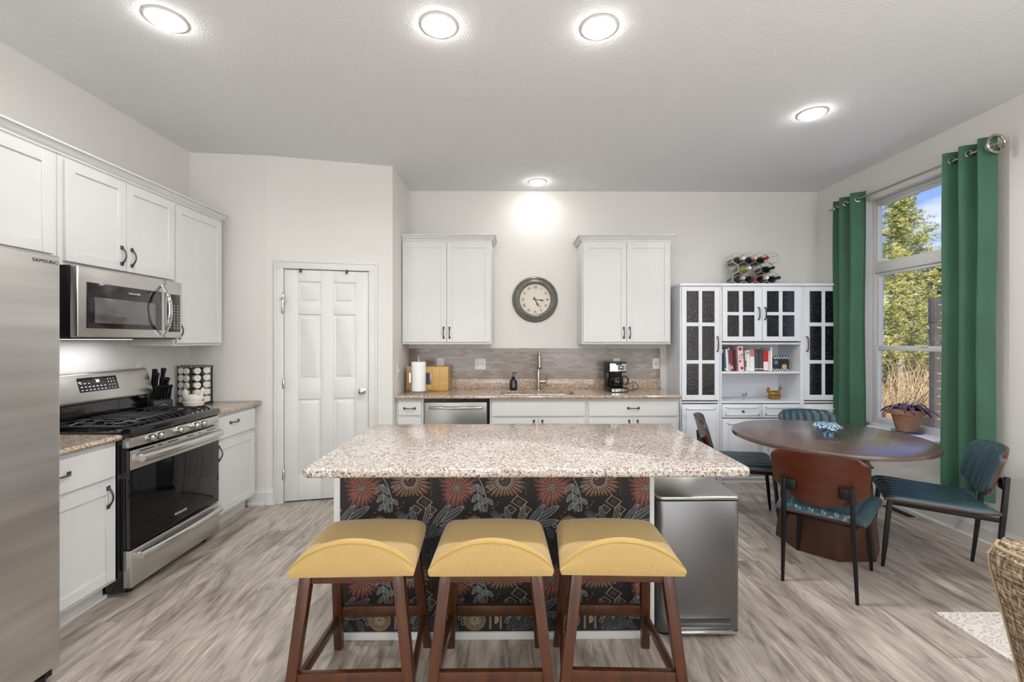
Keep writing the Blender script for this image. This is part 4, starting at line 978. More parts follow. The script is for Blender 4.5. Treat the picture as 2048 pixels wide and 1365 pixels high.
def curtain(y0, y1, nf, lab, ph=0, z0=.33, flare=1.0):
    t = thing('curtain', lab, 'curtain', (RX, (y0 + y1) / 2, z0), world=True, group='green velvet curtain panels'); ym = (y0 + y1) / 2
    def ctr(u, v):
        z = z0 + (2.80 - z0) * v; sp = 1 + (flare - 1) * (1 - v) ** 1.5
        y = ym + (y0 + (y1 - y0) * u - ym) * sp
        a = 2 * PI * nf * u + ph
        k = .042 * (1 - .10 * (1 - v)); xx = RX + k * math.sin(a) + .008 * math.sin(2 * a + 2 * v) * (1 - v) + .004 * math.sin(9 * v + 4 * u)
        return xx, y + .006 * math.sin(3.1 * v + 7 * u) * (1 - v), z
    nu = 16 * int(math.ceil(nf * 2)); nv = 36
    b = B(); b.shell(lambda u, v: (ctr(u, v)[0] - .0018, ctr(u, v)[1], ctr(u, v)[2]), lambda u, v: (ctr(u, v)[0] + .0018, ctr(u, v)[1], ctr(u, v)[2]), nu, nv)
    b.done('panel', velvet_m, t)
    nk = int(nf * 2)
    for i in range(nk + 1):
        u = (i * PI - ph) / (2 * PI * nf)
        if not .02 < u < .98: continue
        b = B(); cx, cy, cz = ctr(u, .97); s = 1 if i % 2 == 0 else -1
        dd = Vector((s * .8 * s, .6, 0)).normalized(); ca = math.atan2(.047 * 2 * PI * nf * s, (y1 - y0)); nrm = Vector((math.cos(ca), -math.sin(ca) , 0))
        tx_ = Vector((math.sin(ca), math.cos(ca), 0))
        b.tube([Vector((cx, cy, RZ)) + tx_ * .022 * math.cos(a) + Vector((0, 0, .022 * math.sin(a))) for a in [R(z) for z in range(0, 360, 24)]], .0055, 6, closed=True); b.done('grommet', nickel_m, t)
    return t
curtain(4.045, 4.385, 2.5, 'green velvet curtain panel on the far side of the window beside the white cabinet', ph=.6)
curtain(2.955, 3.265, 2.5, 'green velvet curtain panel on the near side of the window behind the dining chair', ph=2.2)
# ================================================================ WHITE DISPLAY CABINETS
YH = 4.41; HD = YB - YH - .003
def hpull(par, x, z0, z1, y):
    b = B(); b.tube([(x, y, z0), (x, y - .022, z0 + .008), (x, y - .030, (z0 + z1) / 2), (x, y - .022, z1 - .008), (x, y, z1)], [.008, .0055, .005, .0055, .008], 8); return b.done('handle', pewter_m, par)
def glass_door(par, x0, x1, z0, z1, cols, rows, hx=None, hz=None):
    b = B(); y0, y1 = -.020, 0
    b.box(x0, cols[0][0], y0, y1, z0, z1); b.box(cols[-1][1], x1, y0, y1, z0, z1)
    b.box(cols[0][0], cols[-1][1], y0, y1, z0, rows[0][0]); b.box(cols[0][0], cols[-1][1], y0, y1, rows[-1][1], z1)
    b.box(cols[0][1], cols[1][0], y0 + .002, y1, rows[0][0], rows[-1][1])
    for a, c in zip(rows, rows[1:]): b.box(cols[0][0], cols[-1][1], y0 + .003, y1, a[1], c[0])
    d_ = b.done('door', cabin_m, par, bevel=.002, seg=1)
    b = B(); b.box(cols[0][0] - .004, cols[-1][1] + .004, -.010, -.006, rows[0][0] - .004, rows[-1][1] + .004); b.done('door_glass', seed_m, d_, smooth=False)
    if hx is not None: hpull(d_, hx, hz[0], hz[1], y0)
    return d_
def mould_panel(par, x0, x1, z0, z1, name='door', knob=None):
    b = B(); b.box(x0, x1, -.018, 0, z0, z1); m_ = .040 if name == 'door' else .026; w_ = .014
    for a in ((x0 + m_, x1 - m_, z0 + m_, z0 + m_ + w_), (x0 + m_, x1 - m_, z1 - m_ - w_, z1 - m_), (x0 + m_, x0 + m_ + w_, z0 + m_, z1 - m_), (x1 - m_ - w_, x1 - m_, z0 + m_, z1 - m_)): b.box(a[0], a[1], -.027, -.017, a[2], a[3])
    d_ = b.done(name, cabin_m, par, bevel=.003, seg=2)
    if knob: k_ = B(); k_.lathe([(.006, 0), (.005, -.010), (.012, -.016), (.012, -.022), (.002, -.026)], (knob[0], -.018, knob[1]), 16, 'y'); k_.done('knob', pewter_m, d_)
    return d_
rows3 = [(.882, 1.192), (1.227, 1.564), (1.601, 1.913)]
for x0, lab, hx in ((1.709, 'tall white cabinet with six pane glass door left of the book shelf', .362), (2.932, 'tall white cabinet with six pane glass door half behind the green curtain', .030)):
    t = thing('display_cabinet', lab, 'display cabinet', (x0, YH, 0))
    b = B(); b.box(0, .018, 0, HD, 0, 1.965); b.box(.380, .398, 0, HD, 0, 1.965); b.box(.018, .38, HD - .012, HD, .05, 1.965); b.box(.018, .38, 0, HD, .80, .818); b.box(.018, .38, 0, HD, 1.947, 1.965); b.box(.018, .38, 0, HD, .05, .07); b.box(.018, .38, .02, HD, 1.25, 1.265); b.done('body', cabin_m, t, bevel=.001, seg=1)
    B().box(-.006 if x0 < 2 else 0, .400, -.028, HD, 1.965, 1.99).done('top', cabin_m, t, bevel=.004)
    glass_door(t, .012, .388, .83, 1.955, [(.058, .180), (.214, .338)] if x0 < 2 else [(.062, .186), (.218, .342)], rows3, hx, (1.315, 1.46))
    mould_panel(t, .012, .388, .10, .79)
    b = B(); b.box(0, .398, .02, .035, 0, .09); b.done('plinth', cabin_m, t)
t = thing('display_cabinet', 'white middle cabinet with open shelves of books below two glass doors', 'display cabinet', (2.109, YH, 0)); w_ = .821
b = B(); b.box(0, .018, 0, HD, 0, 1.965); b.box(w_ - .018, w_, 0, HD, 0, 1.965); b.box(.018, w_ - .018, HD - .012, HD, .05, 1.965)
for z in (.05, .798, 1.383, 1.947): b.box(.018, w_ - .018, 0, HD, z, z + .020)
b.box(.018, w_ - .018, 0, HD, .632, .645); b.done('body', cabin_m, t, bevel=.001, seg=1)
B().box(0, w_, -.028, HD, 1.965, 1.99).done('top', cabin_m, t, bevel=.004)
B().box(.018, w_ - .018, .004, HD - .012, 1.092, 1.112).done('shelf', cabin_m, t, bevel=.002)
r2 = [(1.462, 1.673), (1.705, 1.913)]
glass_door(t, .018, .408, 1.415, 1.955, [(.065, .182), (.218, .336)], r2, .372, (1.63, 1.75))
glass_door(t, .412, w_ - .018, 1.415, 1.955, [(.458, .580), (.615, .735)], r2, .436, (1.63, 1.75))
B().box(.40, .42, .10, .12, 1.403, 1.945).done('divider', cabin_m, t)
for a, c in ((.018, .408), (.413, w_ - .018)):
    mould_panel(t, a, c, .655, .79, 'drawer', ((a + c) / 2, .722)); mould_panel(t, a, c, .10, .645, 'door')
b = B(); b.box(0, w_, .02, .035, 0, .09); b.done('plinth', cabin_m, t)

# --- books on the open shelf
def book(x, w_, h, d_, rgb, lab, lean=0, top=None, band=None, rough=.5):
    t = thing('book', lab, 'book', (x + w_ / 2, 4.475, 1.1138), group='books on the open shelf')
    m_ = M('book_cover', rgb, rough, var=(30, .06, (1, 1, 1)))
    b = B(); b.box(-w_ / 2, w_ / 2, 0, .004, 0, h); b.box(-w_ / 2, -w_ / 2 + .002, .004, d_, 0, h); b.box(w_ / 2 - .002, w_ / 2, .004, d_, 0, h); c_ = b.done('cover', m_, t, bevel=.0012, seg=1)
    B().box(-w_ / 2 + .002, w_ / 2 - .002, .006, d_ - .003, .003, h - .003).done('pages', paper_m, t)
    if band:
        z0, z1, rgb2 = band; B().box(-w_ / 2 + .001, w_ / 2 - .001, -.0008, .001, z0 * h, z1 * h).done('spine_band', M('spine_print', rgb2, .5), c_)
    t.rotation_euler = (0, R(lean), 0); return t
bx = 2.170
for w_, h, rgb, lab, band in (
    (.013, .232, (40, 52, 84), 'navy book at the left end of the shelf', (.8, .95, (214, 216, 220))),
    (.017, .228, (70, 82, 104), 'slate blue book second from the left end', (.05, .12, (230, 230, 230))),
    (.022, .222, (230, 229, 226), 'plain white book right of the two blue books', None),
    (.020, .236, (196, 188, 180), 'white book with dark speckled spine', (.3, .9, (92, 88, 88))),
    (.020, .215, (158, 34, 52), 'thick red book left of the dark books', (.1, .25, (210, 196, 190))),
    (.013, .214, (52, 44, 46), 'thin black book left of the strawberry patterned one', None),
    (.014, .208, (96, 26, 38), 'thin maroon book beside the strawberry patterned one', None)):
    book(bx, w_, h, .17, rgb, lab, -3.0, band=band); bx += w_ + .003
bx += .014
t = thing('cookbook', 'tall pink and white book with red strawberry print', 'book', (bx + .027, 4.462, 1.1142), group='books on the open shelf')
b = B(); b.box(-.027, .027, 0, .005, 0, .252); b.box(-.027, -.025, .005, .18, 0, .252); b.box(.025, .027, .005, .18, 0, .252); c_ = b.done('cover', M('pale_pink_cover', (238, 214, 216), .5), t, bevel=.0015, seg=1)
B().box(-.025, .025, .006, .177, .003, .248).done('pages', paper_m, t)
b = B()
for cx, cz, r_ in ((-.002, .222, .017), (.006, .030, .016), (-.01, .10, .011), (.013, .165, .008)): b.cyl((cx, -.0012, cz), r_, .0014, 'y', 16)
b.done('red_print', M('strawberry_red', (184, 40, 58), .5), c_)
b = B(); b.tube([(.019 * math.cos(a), -.001, .145 + .021 * math.sin(a)) for a in [R(z) for z in range(0, 360, 24)]], .0016, 6, closed=True); b.tube([(-.012, -.001, .148), (.012, -.001, .140)], .0014, 6); b.done('black_print', black_m, c_)
t.rotation_euler = (0, R(-3), 0); bx += .058
for w_, h, rgb, lab, band, ln in (
    (.013, .214, (78, 76, 76), 'thin grey book right of the strawberry patterned one', None, -2.5),
    (.012, .212, (205, 208, 204), 'thin pale book between grey and white ones', (.2, .5, (60, 62, 66)), -2),
    (.030, .210, (238, 238, 236), 'white book with small green mark at its top', (.82, .92, (150, 170, 156)), -1.5),
    (.046, .222, (240, 238, 238), 'wide white binder with pink blossom print at the top', (.66, .99, (206, 120, 134)), -1),
    (.040, .218, (78, 76, 80), 'left one of the two charcoal binders', (.08, .12, (220, 220, 220)), -1),
    (.042, .218, (72, 68, 74), 'right one of the two charcoal binders', (.08, .12, (220, 220, 220)), 0),
    (.048, .204, (192, 44, 38), 'thick red and white cookbook near the right end', (.04, .46, (238, 232, 228)), 0),
    (.018, .206, (236, 200, 196), 'pale pink book beside the white binder', None, 0),
    (.020, .236, (242, 242, 242), 'tall white book at the right end of the row', None, 0)):
    book(bx, w_, h, .18, rgb, lab, ln, band=band); bx += w_ + .0025
TXB = bx + .005
t = thing('recipe_box', 'small black box with white checkered border standing right of the books', 'box', (TXB + .082, 4.48, 1.1125))
B().box(-.082, .082, 0, .11, 0, .150).done('body', M('dark_print_box', (34, 42, 48), .4), t, bevel=.002)
b = B()
for r_, z in ((0, .136), (1, .124), (0, .013), (1, .001)):
    for i in range(6): b.box(-.080 + .027 * i + .0135 * r_, -.068 + .027 * i + .0135 * r_, -.0012, .001, z, z + .011)
b.done('checker_border', paper_m, t)
b = B(); b.cyl((.035, -.0012, .045), .026, .0016, 'y', 20); b.done('tan_print', M('tan_print', (206, 160, 112), .5), t)
b = B(); b.cyl((-.048, -.0012, .088), .020, .0016, 'y', 20); b.done('blue_print', M('teal_print', (92, 132, 150), .5), t)

# --- small figures in the lower niche
def hen(name, mat, lab, loc, rz, s=1.0):
    t = thing(name, lab, 'figurine', loc, rz)
    b = B(); b.lathe([(.045 * s, 0), (.060 * s, .006 * s), (.072 * s, .028 * s), (.074 * s, .034 * s), (.062 * s, .036 * s), (.002, .036 * s)], (0, 0, 0), 28, 'z', (1, .72)); b.done('nest_base', mat, t)
    b = B()
    def body(u, v):
        a = 2 * PI * u; 
        return a, v
    rings = []
    for j in range(9):
        x = -1 + 2 * j / 8; hx = x * .062 * s; prof_ = math.sqrt(max(.02, 1 - x * x * .9)); ht = (.040 + .020 * x * x + (.010 if x > 0 else 0) * abs(x)) * s; rings.append((hx, .034 * s * prof_, ht))
    b.tube([(hx, 0, .036 * s + h_ * .42) for hx, r_, h_ in rings], [max(.008, r_) for hx, r_, h_ in rings], 14)
    lid = b.done('hen_body', mat, t)
    b = B(); b.tube([(.040 * s, 0, .055 * s), (.054 * s, 0, .085 * s), (.060 * s, 0, .108 * s)], [.020 * s, .013 * s, .013 * s], 12); b.ball((.061 * s, 0, .112 * s), .0145 * s, 12); b.prism([(.055 * s, .120 * s), (.060 * s, .134 * s), (.066 * s, .124 * s), (.072 * s, .130 * s), (.072 * s, .116 * s)], -.003 * s, .003 * s, 'xz'); b.prism([(.072 * s, .114 * s), (.083 * s, .108 * s), (.072 * s, .105 * s)], -.003 * s, .003 * s, 'xz'); b.done('head', mat, lid)
    b = B(); b.prism([(-.040 * s, .050 * s), (-.052 * s, .118 * s), (-.064 * s, .124 * s), (-.070 * s, .108 * s), (-.078 * s, .100 * s), (-.076 * s, .080 * s), (-.060 * s, .045 * s)], -.010 * s, .010 * s, 'xz'); b.done('tail', mat, lid, bevel=.004 * s)
    return t
hen('hen_dish', M('amber_glass', (132, 102, 30), .12, coat=.4, var=(30, .3, (1, 1, 1))), 'amber hen shaped covered dish in the lower niche of the white cabinet', (2.748, 4.57, .8185), 0, 1.0)
t = thing('silver_figurine', 'tiny silver animal figurine on the lower shelf left of the amber dish', 'figurine', (2.43, 4.58, .8185))
b = B(); b.lathe([(.018, 0), (.019, .004), (.010, .008), (.012, .02), (.016, .035), (.008, .045)], (0, 0, 0), 16); b.ball((.004, 0, .052), .010, 12); b.done('body', chrome_m, t)
b = B(); b.tube([(.010, 0, .030), (.026, 0, .045), (.032, 0, .070)], [.004, .009, .003], 8); b.tube([(.008, 0, .028), (.030, .004, .034), (.042, .004, .050)], [.004, .007, .002], 8); b.done('wing', chrome_m, t)

# ================================================================ WINE RACK
rack_m = M('satin_chrome_wire', (222, 222, 222), .32, .7)
HR, WA = .066, R(-3); HWc = HR * math.sqrt(3)
t = thing('wine_rack', 'chrome honeycomb wine rack on top of the white cabinet', 'wine rack', (2.525, 4.60, 1.9925), WA)
cells = [(r_, i, (i - 1.5) * HWc if r_ != 1 else (i - 1) * HWc, HR + .004 + r_ * HR * 1.5) for r_ in range(3) for i in range(4 if r_ != 1 else 3)]
for nm, y in (('front_frame', -.085), ('back_frame', .085)):
    b = B()
    for r_, i, cx, cz in cells: b.tube([(cx + HR * math.sin(R(60 * k)), y, cz + HR * math.cos(R(60 * k))) for k in range(6)], .0040, 6, closed=True)
    b.done(nm, rack_m, t)
b = B(); seen = set()
for r_, i, cx, cz in cells:
    for k in range(6):
        p = (round(cx + HR * math.sin(R(60 * k)), 3), round(cz + HR * math.cos(R(60 * k)), 3))
        if p in seen: continue
        seen.add(p); b.tube([(p[0], -.085, p[1]), (p[0], .085, p[1])], .0032, 6)
b.done('tie_rods', rack_m, t)
dglass = M('dark_green_bottle_glass', (18, 24, 16), .06, coat=.5); gglass = M('yellow_green_bottle_glass', (150, 152, 46), .08, coat=.5)
def bottle(glass, cap, lab):
    t = thing('wine_bottle', lab, 'bottle', group='wine bottles in the rack')
    b = B(); b.lathe([(.002, .105), (.030, .108), (.036, .100), (.0365, .08), (.0365, -.075), (.034, -.095), (.020, -.120), (.0145, -.140), (.014, -.195), (.0155, -.197), (.0155, -.206), (.002, -.207)], (0, 0, 0), 24, 'y'); b.done('body', glass, t)
    B().lathe([(.0152, -.150), (.0150, -.196), (.0164, -.198), (.0164, -.207), (.002, -.208)], (0, 0, 0), 18, 'y').done('capsule', cap, t)
    B().lathe([(.0369, -.060), (.0369, .040)], (0, 0, 0), 24, 'y').done('bottle_label', label_m, t); return t
label_m = M('grey_beige_label', (128, 124, 114), .7)
red_c = M('red_capsule', (150, 30, 44), .35); white_c = M('white_capsule', (220, 214, 206), .4); blk_c = M('black_capsule', (26, 26, 28), .35); bei_c = M('beige_capsule', (206, 172, 150), .5)
for r_, i, gl, cp_, lab in ((0, 0, dglass, bei_c, 'dark wine bottle with beige capsule, bottom row leftmost'), (0, 1, dglass, red_c, 'dark wine bottle with red capsule in the bottom row'), (0, 2, dglass, white_c, 'dark wine bottle with white capsule in the bottom row'), (0, 3, dglass, blk_c, 'dark wine bottle with black capsule, bottom row rightmost'),
                            (1, 0, gglass, white_c, 'yellow green wine bottle in the middle row'), (1, 2, dglass, blk_c, 'dark wine bottle with black capsule in the middle row'),
                            (2, 0, dglass, white_c, 'dark wine bottle with white capsule, top row leftmost'), (2, 1, dglass, bei_c, 'dark wine bottle with pale capsule in the middle of the top row'), (2, 2, dglass, red_c, 'dark wine bottle with red capsule in the top row')):
    cx, cz = [(c[2], c[3]) for c in cells if c[0] == r_ and c[1] == i][0]
    o = bottle(gl, cp_, lab); o.location = (2.525 + cx * math.cos(WA), 4.60 + cx * math.sin(WA), 1.9925 + cz - (HR * .866 - .037 - .004)); o.rotation_euler = (0, 0, WA)

# ================================================================ THINGS ON THE BACK COUNTER
ZK = .905
t = thing('bread_box', 'bamboo bread box with a dark window in its door behind the paper towels', 'bread box', (-.825, 4.64, ZK))
b = B(); b.box(-.215, .215, -.105, .105, 0, .25); b.done('body', bamboo_m, t, bevel=.008, seg=3)
b = B(); 
for a in ((-.20, -.135, .012, .235), (.045, .125, .012, .235)): b.box(a[0], a[1], -.116, -.104, a[2], a[3])
b.box(-.135, .045, -.116, -.104, .012, .070); b.box(-.135, .045, -.116, -.104, .185, .235); dd = b.done('door', bamboo_m, t, bevel=.002)
B().box(-.135, .045, -.110, -.106, .07, .185).done('window', greyglass_m, dd)
t = thing('paper_towel_holder', 'steel paper towel holder with a white roll on the left of the back counter', 'paper towel holder', (-.885, 4.41, ZK))
b = B(); b.lathe([(.088, 0), (.090, .006), (.084, .014), (.02, .018), (.002, .018)], (0, 0, 0), 36); b.done('base', chrome_m, t)
b = B(); b.cyl((0, 0, .01), .006, .325); b.lathe([(.010, .325), (.013, .34), (.006, .352), (.009, .362), (.002, .372)], (0, 0, 0), 16); b.tube([(0, 0, .33), (.004, -.01, .352), (.014, -.02, .33)], .004, 6); b.done('rod', chrome_m, t)
b = B(); b.tube([(-.078, -.02, .012), (-.080, -.04, .10), (-.074, -.045, .16)], .004, 6); b.prism([(x, z) for x, z in rr(-.080, -.064, .105, .205, .0079, 5)], -.060, -.052, 'xz'); b.done('tension_arm', steelh_m, t)
o = B().lathe([(.020, .0), (.069, .0), (.070, .004), (.070, .284), (.069, .288), (.020, .288)], (0, 0, 0), 40).done('paper_towel_roll', paper_m); o.location = (-.885, 4.41, ZK + .018); tag(o, 'white paper towel roll on the steel holder', 'paper towel')
t = thing('soap_dispenser', 'dark glass soap bottle with black pump left of the faucet', 'soap dispenser', (.055, 4.655, ZK))
B().lathe([(.036, 0), (.040, .005), (.040, .085), (.034, .105), (.018, .115), (.016, .125)], (0, 0, 0), 28).done('bottle', M('dark_amber_glass', (22, 22, 20), .06, coat=.6), t)
b = B(); b.lathe([(.018, .118), (.019, .136), (.010, .14), (.004, .145), (.004, .172), (.009, .174), (.009, .184), (.002, .185)], (0, 0, 0), 18); b.tube([(0, 0, .180), (.030, -.006, .180), (.034, -.007, .172)], .0045, 8); b.done('pump', black_m, t)

t = thing('coffee_maker', 'black and steel drip coffee maker on the right of the back counter', 'coffee maker', (1.095, 4.545, ZK), R(6))
b = B(); b.prism(rr(-.092, .092, -.125, .11, .03, 4), 0, .045); b.box(-.085, .085, .03, .108, .04, .24); b.prism(rr(-.094, .094, -.085, .112, .025, 4), .195, .300); b.lathe([(.055, .165), (.062, .197)], (0, -.03, 0), 24); b.done('body', black_m, t, bevel=.004)
b = B(); b.prism(rr(-.088, .088, -.090, -.07, .008, 3), .208, .285); hp = b.done('head_panel', steelh_m, t)
b = B(); b.box(-.002, .060, -.0925, -.089, .222, .262); b.prism([(-.030, .286), (.045, .286), (.030, .268), (-.015, .268)], -.093, -.088, 'xz'); dp = b.done('display', black_m, hp)
b = B()
for i, (x, z) in enumerate(((.004, .227), (.016, .227), (.042, .227), (.052, .227), (.004, .252), (.052, .252), (.008, .240), (.050, .240))): b.box(x, x + .006, -.0934, -.092, z, z + .005)
b.box(.018, .042, -.0934, -.092, .240, .254); b.done('display_marks', mark_m, dp)
b = B(); b.prism(rr(-.080, .080, -.130, -.11, .008, 3), .010, .034); bp_ = b.done('base_panel', steelh_m, t)
b = B()
for x in (-.05, -.015, .02, .055): b.box(x - .008, x + .008, -.1315, -.129, .017, .027)
b.done('buttons', mark_dark, bp_)
cf = B().lathe([(.050, .048), (.064, .055), (.070, .085), (.068, .125), (.052, .158), (.050, .160), (.062, .125), (.064, .085), (.058, .06), (.002, .053)], (0, -.04, 0), 32).done('carafe', carafe_m, t)
B().lathe([(.044, .05), (.060, .058), (.065, .085), (.064, .108), (.002, .110)], (0, -.04, 0), 28).done('coffee', M('black_coffee', (16, 10, 8), .1), cf)
b = B(); b.lathe([(.066, .118), (.070, .122), (.070, .128), (.066, .132)], (0, -.04, 0), 32); b.lathe([(.052, .157), (.054, .172), (.002, .176)], (0, -.04, 0), 24); b.tube([(.062, -.045, .150), (.095, -.05, .155), (.118, -.052, .125), (.115, -.052, .085), (.085, -.048, .070)], .009, 8, flat=.8); b.done('carafe_handle', black_m, cf)
b = B(); cpts = [(.09, .07, .02), (.14, .02, .006), (.20, .01, .006), (.26, .05, .012), (.285, .09, .04), (.25, .12, .075), (.17, .11, .055), (.12, .12, .07), (.07, .135, .12), (.068, .143, .20)]
def smooth_path(P, n=6):
    out = []; P = [Vector(p) for p in P]
    for i in range(len(P) - 1):
        p0, p1, p2, p3 = P[max(0, i - 1)], P[i], P[i + 1], P[min(len(P) - 1, i + 2)]
        for k in range(n):
            t_ = k / n; out.append(.5 * ((2 * p1) + (p2 - p0) * t_ + (2 * p0 - 5 * p1 + 4 * p2 - p3) * t_ ** 2 + (-p0 + 3 * p1 - 3 * p2 + p3) * t_ ** 3))
    return out + [P[-1]]
b.tube(smooth_path(cpts), .0032, 6); b.done('power_cord', black_m, t)

# ================================================================ THINGS ON THE STOVE SIDE COUNTER
KX, KY, KA = -2.605, 3.345, R(-38)      # block faces +x of its own frame
t = thing('knife_block', 'black knife block right of the stove', 'knife block', (KX, KY, ZK), KA)
b = B(); b.prism([(-.105, 0), (.020, 0), (.052, .118), (-.048, .150)], -.055, .055, 'xz'); b.done('block', M('matt_black_wood', (18, 18, 20), .45), t, bevel=.003)
sb = B().prism([(.022, 0), (.098, 0), (.104, .078), (.044, .092)], -.058, .058, 'xz').done('steak_knife_block', M('charcoal_wood', (48, 50, 56), .4), t, bevel=.003)
b = B(); b.tube([(.1005, -.018, .030), (.1005, .016, .030)], .0022, 6); b.tube([(.1012, .018 * math.cos(a) + .004, .038 + .012 * math.sin(a)) for a in [R(z) for z in range(20, 170, 15)]], .0014, 6); b.done('emblem', mark_m, sb)
def knife(L_, r_, lab, grp, pos, name):
    k_ = thing(name, lab, 'knife', group=grp); dx = .30
    B().tube([(0, 0, 0), (dx * L_ * .3, 0, L_ * .3), (dx * L_ * .75 + .004, 0, L_ * .75), (dx * L_ + .012, 0, L_)], [r_ * .8, r_, r_ * .9, r_ * 1.15], 10, flat=1.25).done('handle', black_m, k_)
    B().tube([(-.004, 0, -.014), (0, 0, .003)], r_ * .82, 10).done('bolster', steelh_m, k_)
    p = Matrix.Rotation(KA, 3, 'Z') @ Vector(pos); k_.location = (KX + p.x, KY + p.y, ZK + p.z); k_.rotation_euler = (0, 0, KA); return k_
for i, (x, y, z, L_, lab) in enumerate(((-.030, -.032, .146, .155, 'large black handled knife, back left in the block'), (-.030, .020, .146, .160, 'large black handled knife, back right in the block'), (.010, -.030, .136, .140, 'black handled knife, front left in the top of the block'), (.010, .006, .136, .105, 'black handled knife in the middle of the block top'), (.012, .036, .135, .100, 'black handled knife, front right in the top of the block'))):
    knife(L_, .0155, lab, 'large knives in the block', (x, y, z), 'kitchen_knife')
for i, nm in enumerate(('first', 'second', 'third', 'fourth', 'fifth', 'sixth')):
    knife(.100, .0085, 'small steak knife with curved black handle, %s from the left in the front block' % nm, 'steak knives in the front block', (.072, -.045 + .018 * i, .088), 'steak_knife')

SX_, SY_, SA = -2.572, 3.680, R(-24)
t = thing('spice_rack', 'square spice rack full of jars in the corner by the pantry wall', 'spice rack', (SX_, SY_, ZK), SA)
sw = .082
b = B(); b.prism(rr(-sw - .012, sw + .012, -sw - .012, sw + .012, .01, 3), .302, .314); b.done('top_plate', M('antique_bronze', (112, 104, 78), .4, .5), t, bevel=.002)
b = B(); b.prism(rr(-sw - .012, sw + .012, -sw - .012, sw + .012, .01, 3), 0, .012); b.done('base_plate', black_m, t, bevel=.002)
b = B(); b.box(-.030, .030, -.030, .030, .012, .302)
for x in (-sw, sw):
    for y in (-sw, sw): b.box(x - .004, x + .004, y - .004, y + .004, .012, .302)
for k in range(1, 5):
    z = .012 + .058 * k
    for y in (-sw, sw): b.box(-sw, sw, y - .002, y + .002, z - .002, z + .002); b.box(y - .002, y + .002, -sw, sw, z - .002, z + .002)
b.done('frame', black_m, t)
b = B()
for x in (-.07, -.02, .03, .07): b.ball((x, -sw + .02, .317), .005, 8)
b.done('top_studs', black_m, t)
spice_cols = [(150, 116, 70), (120, 62, 40), (176, 150, 96), (92, 82, 50), (70, 50, 38), (160, 90, 50), (196, 190, 176), (110, 104, 60)]
smats = [M('spice_%s' % n_, c, .25, coat=.5) for n_, c in zip(('mustard', 'paprika', 'ginger', 'oregano', 'clove', 'chili', 'garlic', 'bay'), spice_cols)]
capm = M('printed_white_jar_cap', (214, 214, 210), .5, var=(160, .3, (1, 1, 1)))
tiers = ('bottom', 'second', 'third', 'fourth', 'top'); k = 0
for tier in range(5):
    for face, fa_, fl in (('front', 0, 'front'), ('right', R(90), 'right')):
        for c_ in (-.036, .036):
            j = thing('spice_jar', 'spice jar with white cap, %s tier, %s column of the rack\'s %s face' % (tiers[tier], 'left' if c_ < 0 else 'right', fl), 'jar', group='spice jars in the rack')
            B().cyl((0, -sw + .004, 0), .024, .044, 'y', 16).done('glass_jar', smats[k % 8], j)
            B().lathe([(.0255, -sw + .004), (.0265, -sw - .010), (.024, -sw - .014), (.002, -sw - .014)], (0, 0, 0), 18, 'y').done('cap', capm, j)
            a = SA + fa_; p = Matrix.Rotation(a, 3, 'Z') @ Vector((c_, 0, 0)); j.location = (SX_ + p.x, SY_ + p.y, ZK + .041 + .058 * tier); j.rotation_euler = (0, 0, a); k += 1
hen('hen_dish', M('white_milk_glass', (226, 222, 210), .35, var=(60, .08, (1, 1, 1))), 'white hen shaped covered dish in front of the spice rack', (-2.475, 3.525, ZK), R(0), 1.12)

# ================================================================ POTTED PLANT ON THE SILL
t = thing('potted_plant', 'purple leaved plant in a terracotta pot on the window sill', 'plant', (3.305, 3.66, WZ0 + .009))
b = B(); b.lathe([(.066, .010), (.070, .012), (.102, .145), (.104, .148), (.113, .150), (.117, .186), (.113, .190), (.104, .190), (.100, .17), (.002, .168)], (0, 0, 0), 40); b.done('pot', terra_m, t)
b = B(); b.lathe([(.070, 0), (.098, .004), (.106, .012), (.100, .013), (.070, .008), (.002, .008)], (0, 0, 0), 36); b.done('saucer', M('blue_saucer', (70, 92, 132), .25), t)
b = B(); rnd = random.Random(5)
for i in range(34):
    a = rnd.uniform(0, 2 * PI); L_ = rnd.uniform(.07, .16); w_ = rnd.uniform(.011, .018); up_ = rnd.uniform(.01, .06); r0 = rnd.uniform(0, .05)
    ca, sa = math.cos(a), math.sin(a)
    def lf(u, v, dz=0):
        s_ = r0 + L_ * v; hw = w_ * math.sin(PI * min(1, v * .93 + .06)) ** .7; x = (u - .5) * 2 * hw
        return (ca * s_ - sa * x, sa * s_ + ca * x, .17 + up_ * math.sin(PI * v * .8) + .012 - .05 * v * v + abs(u - .5) * .012 + dz)
    b.shell(lambda u, v: lf(u, v, .001), lambda u, v: lf(u, v, -.0006), 4, 7)
b.done('foliage', M('purple_leaves', (88, 58, 84), .35, var=(40, .4, (1, 1, 1))), t)

# ================================================================ ARMCHAIR, RUG, FLOOR REGISTER
t = thing('armchair', 'brown tweed armchair at the lower right corner, seen from behind', 'armchair', (1.7, .9, 0), world=True)
prof_z = [(.10, 1.53), (.25, 1.50), (.43, 1.462), (.60, 1.418), (.73, 1.382), (.80, 1.362), (.835, 1.366), (.855, 1.395)]
def px_(z):
    for (z0, x0), (z1, x1) in zip(prof_z, prof_z[1:]):
        if z <= z1: return x0 + (x1 - x0) * max(0, (z - z0) / (z1 - z0))
    return prof_z[-1][1]
def edge(u):  # rounds the far and near vertical ends
    e_ = min(u, 1 - u) / .09; return 0 if e_ >= 1 else (1 - math.sqrt(max(0, 1 - (1 - e_) ** 2))) * .05
def outer(u, v):
    z = .10 + .755 * v; return (px_(z) + edge(u), .52 + .765 * u, z)
def inner(u, v):
    z = .10 + .755 * v; return (px_(z) + .17 - (.10 * max(0, v - .93) / .07), .54 + .725 * u, z - .0)
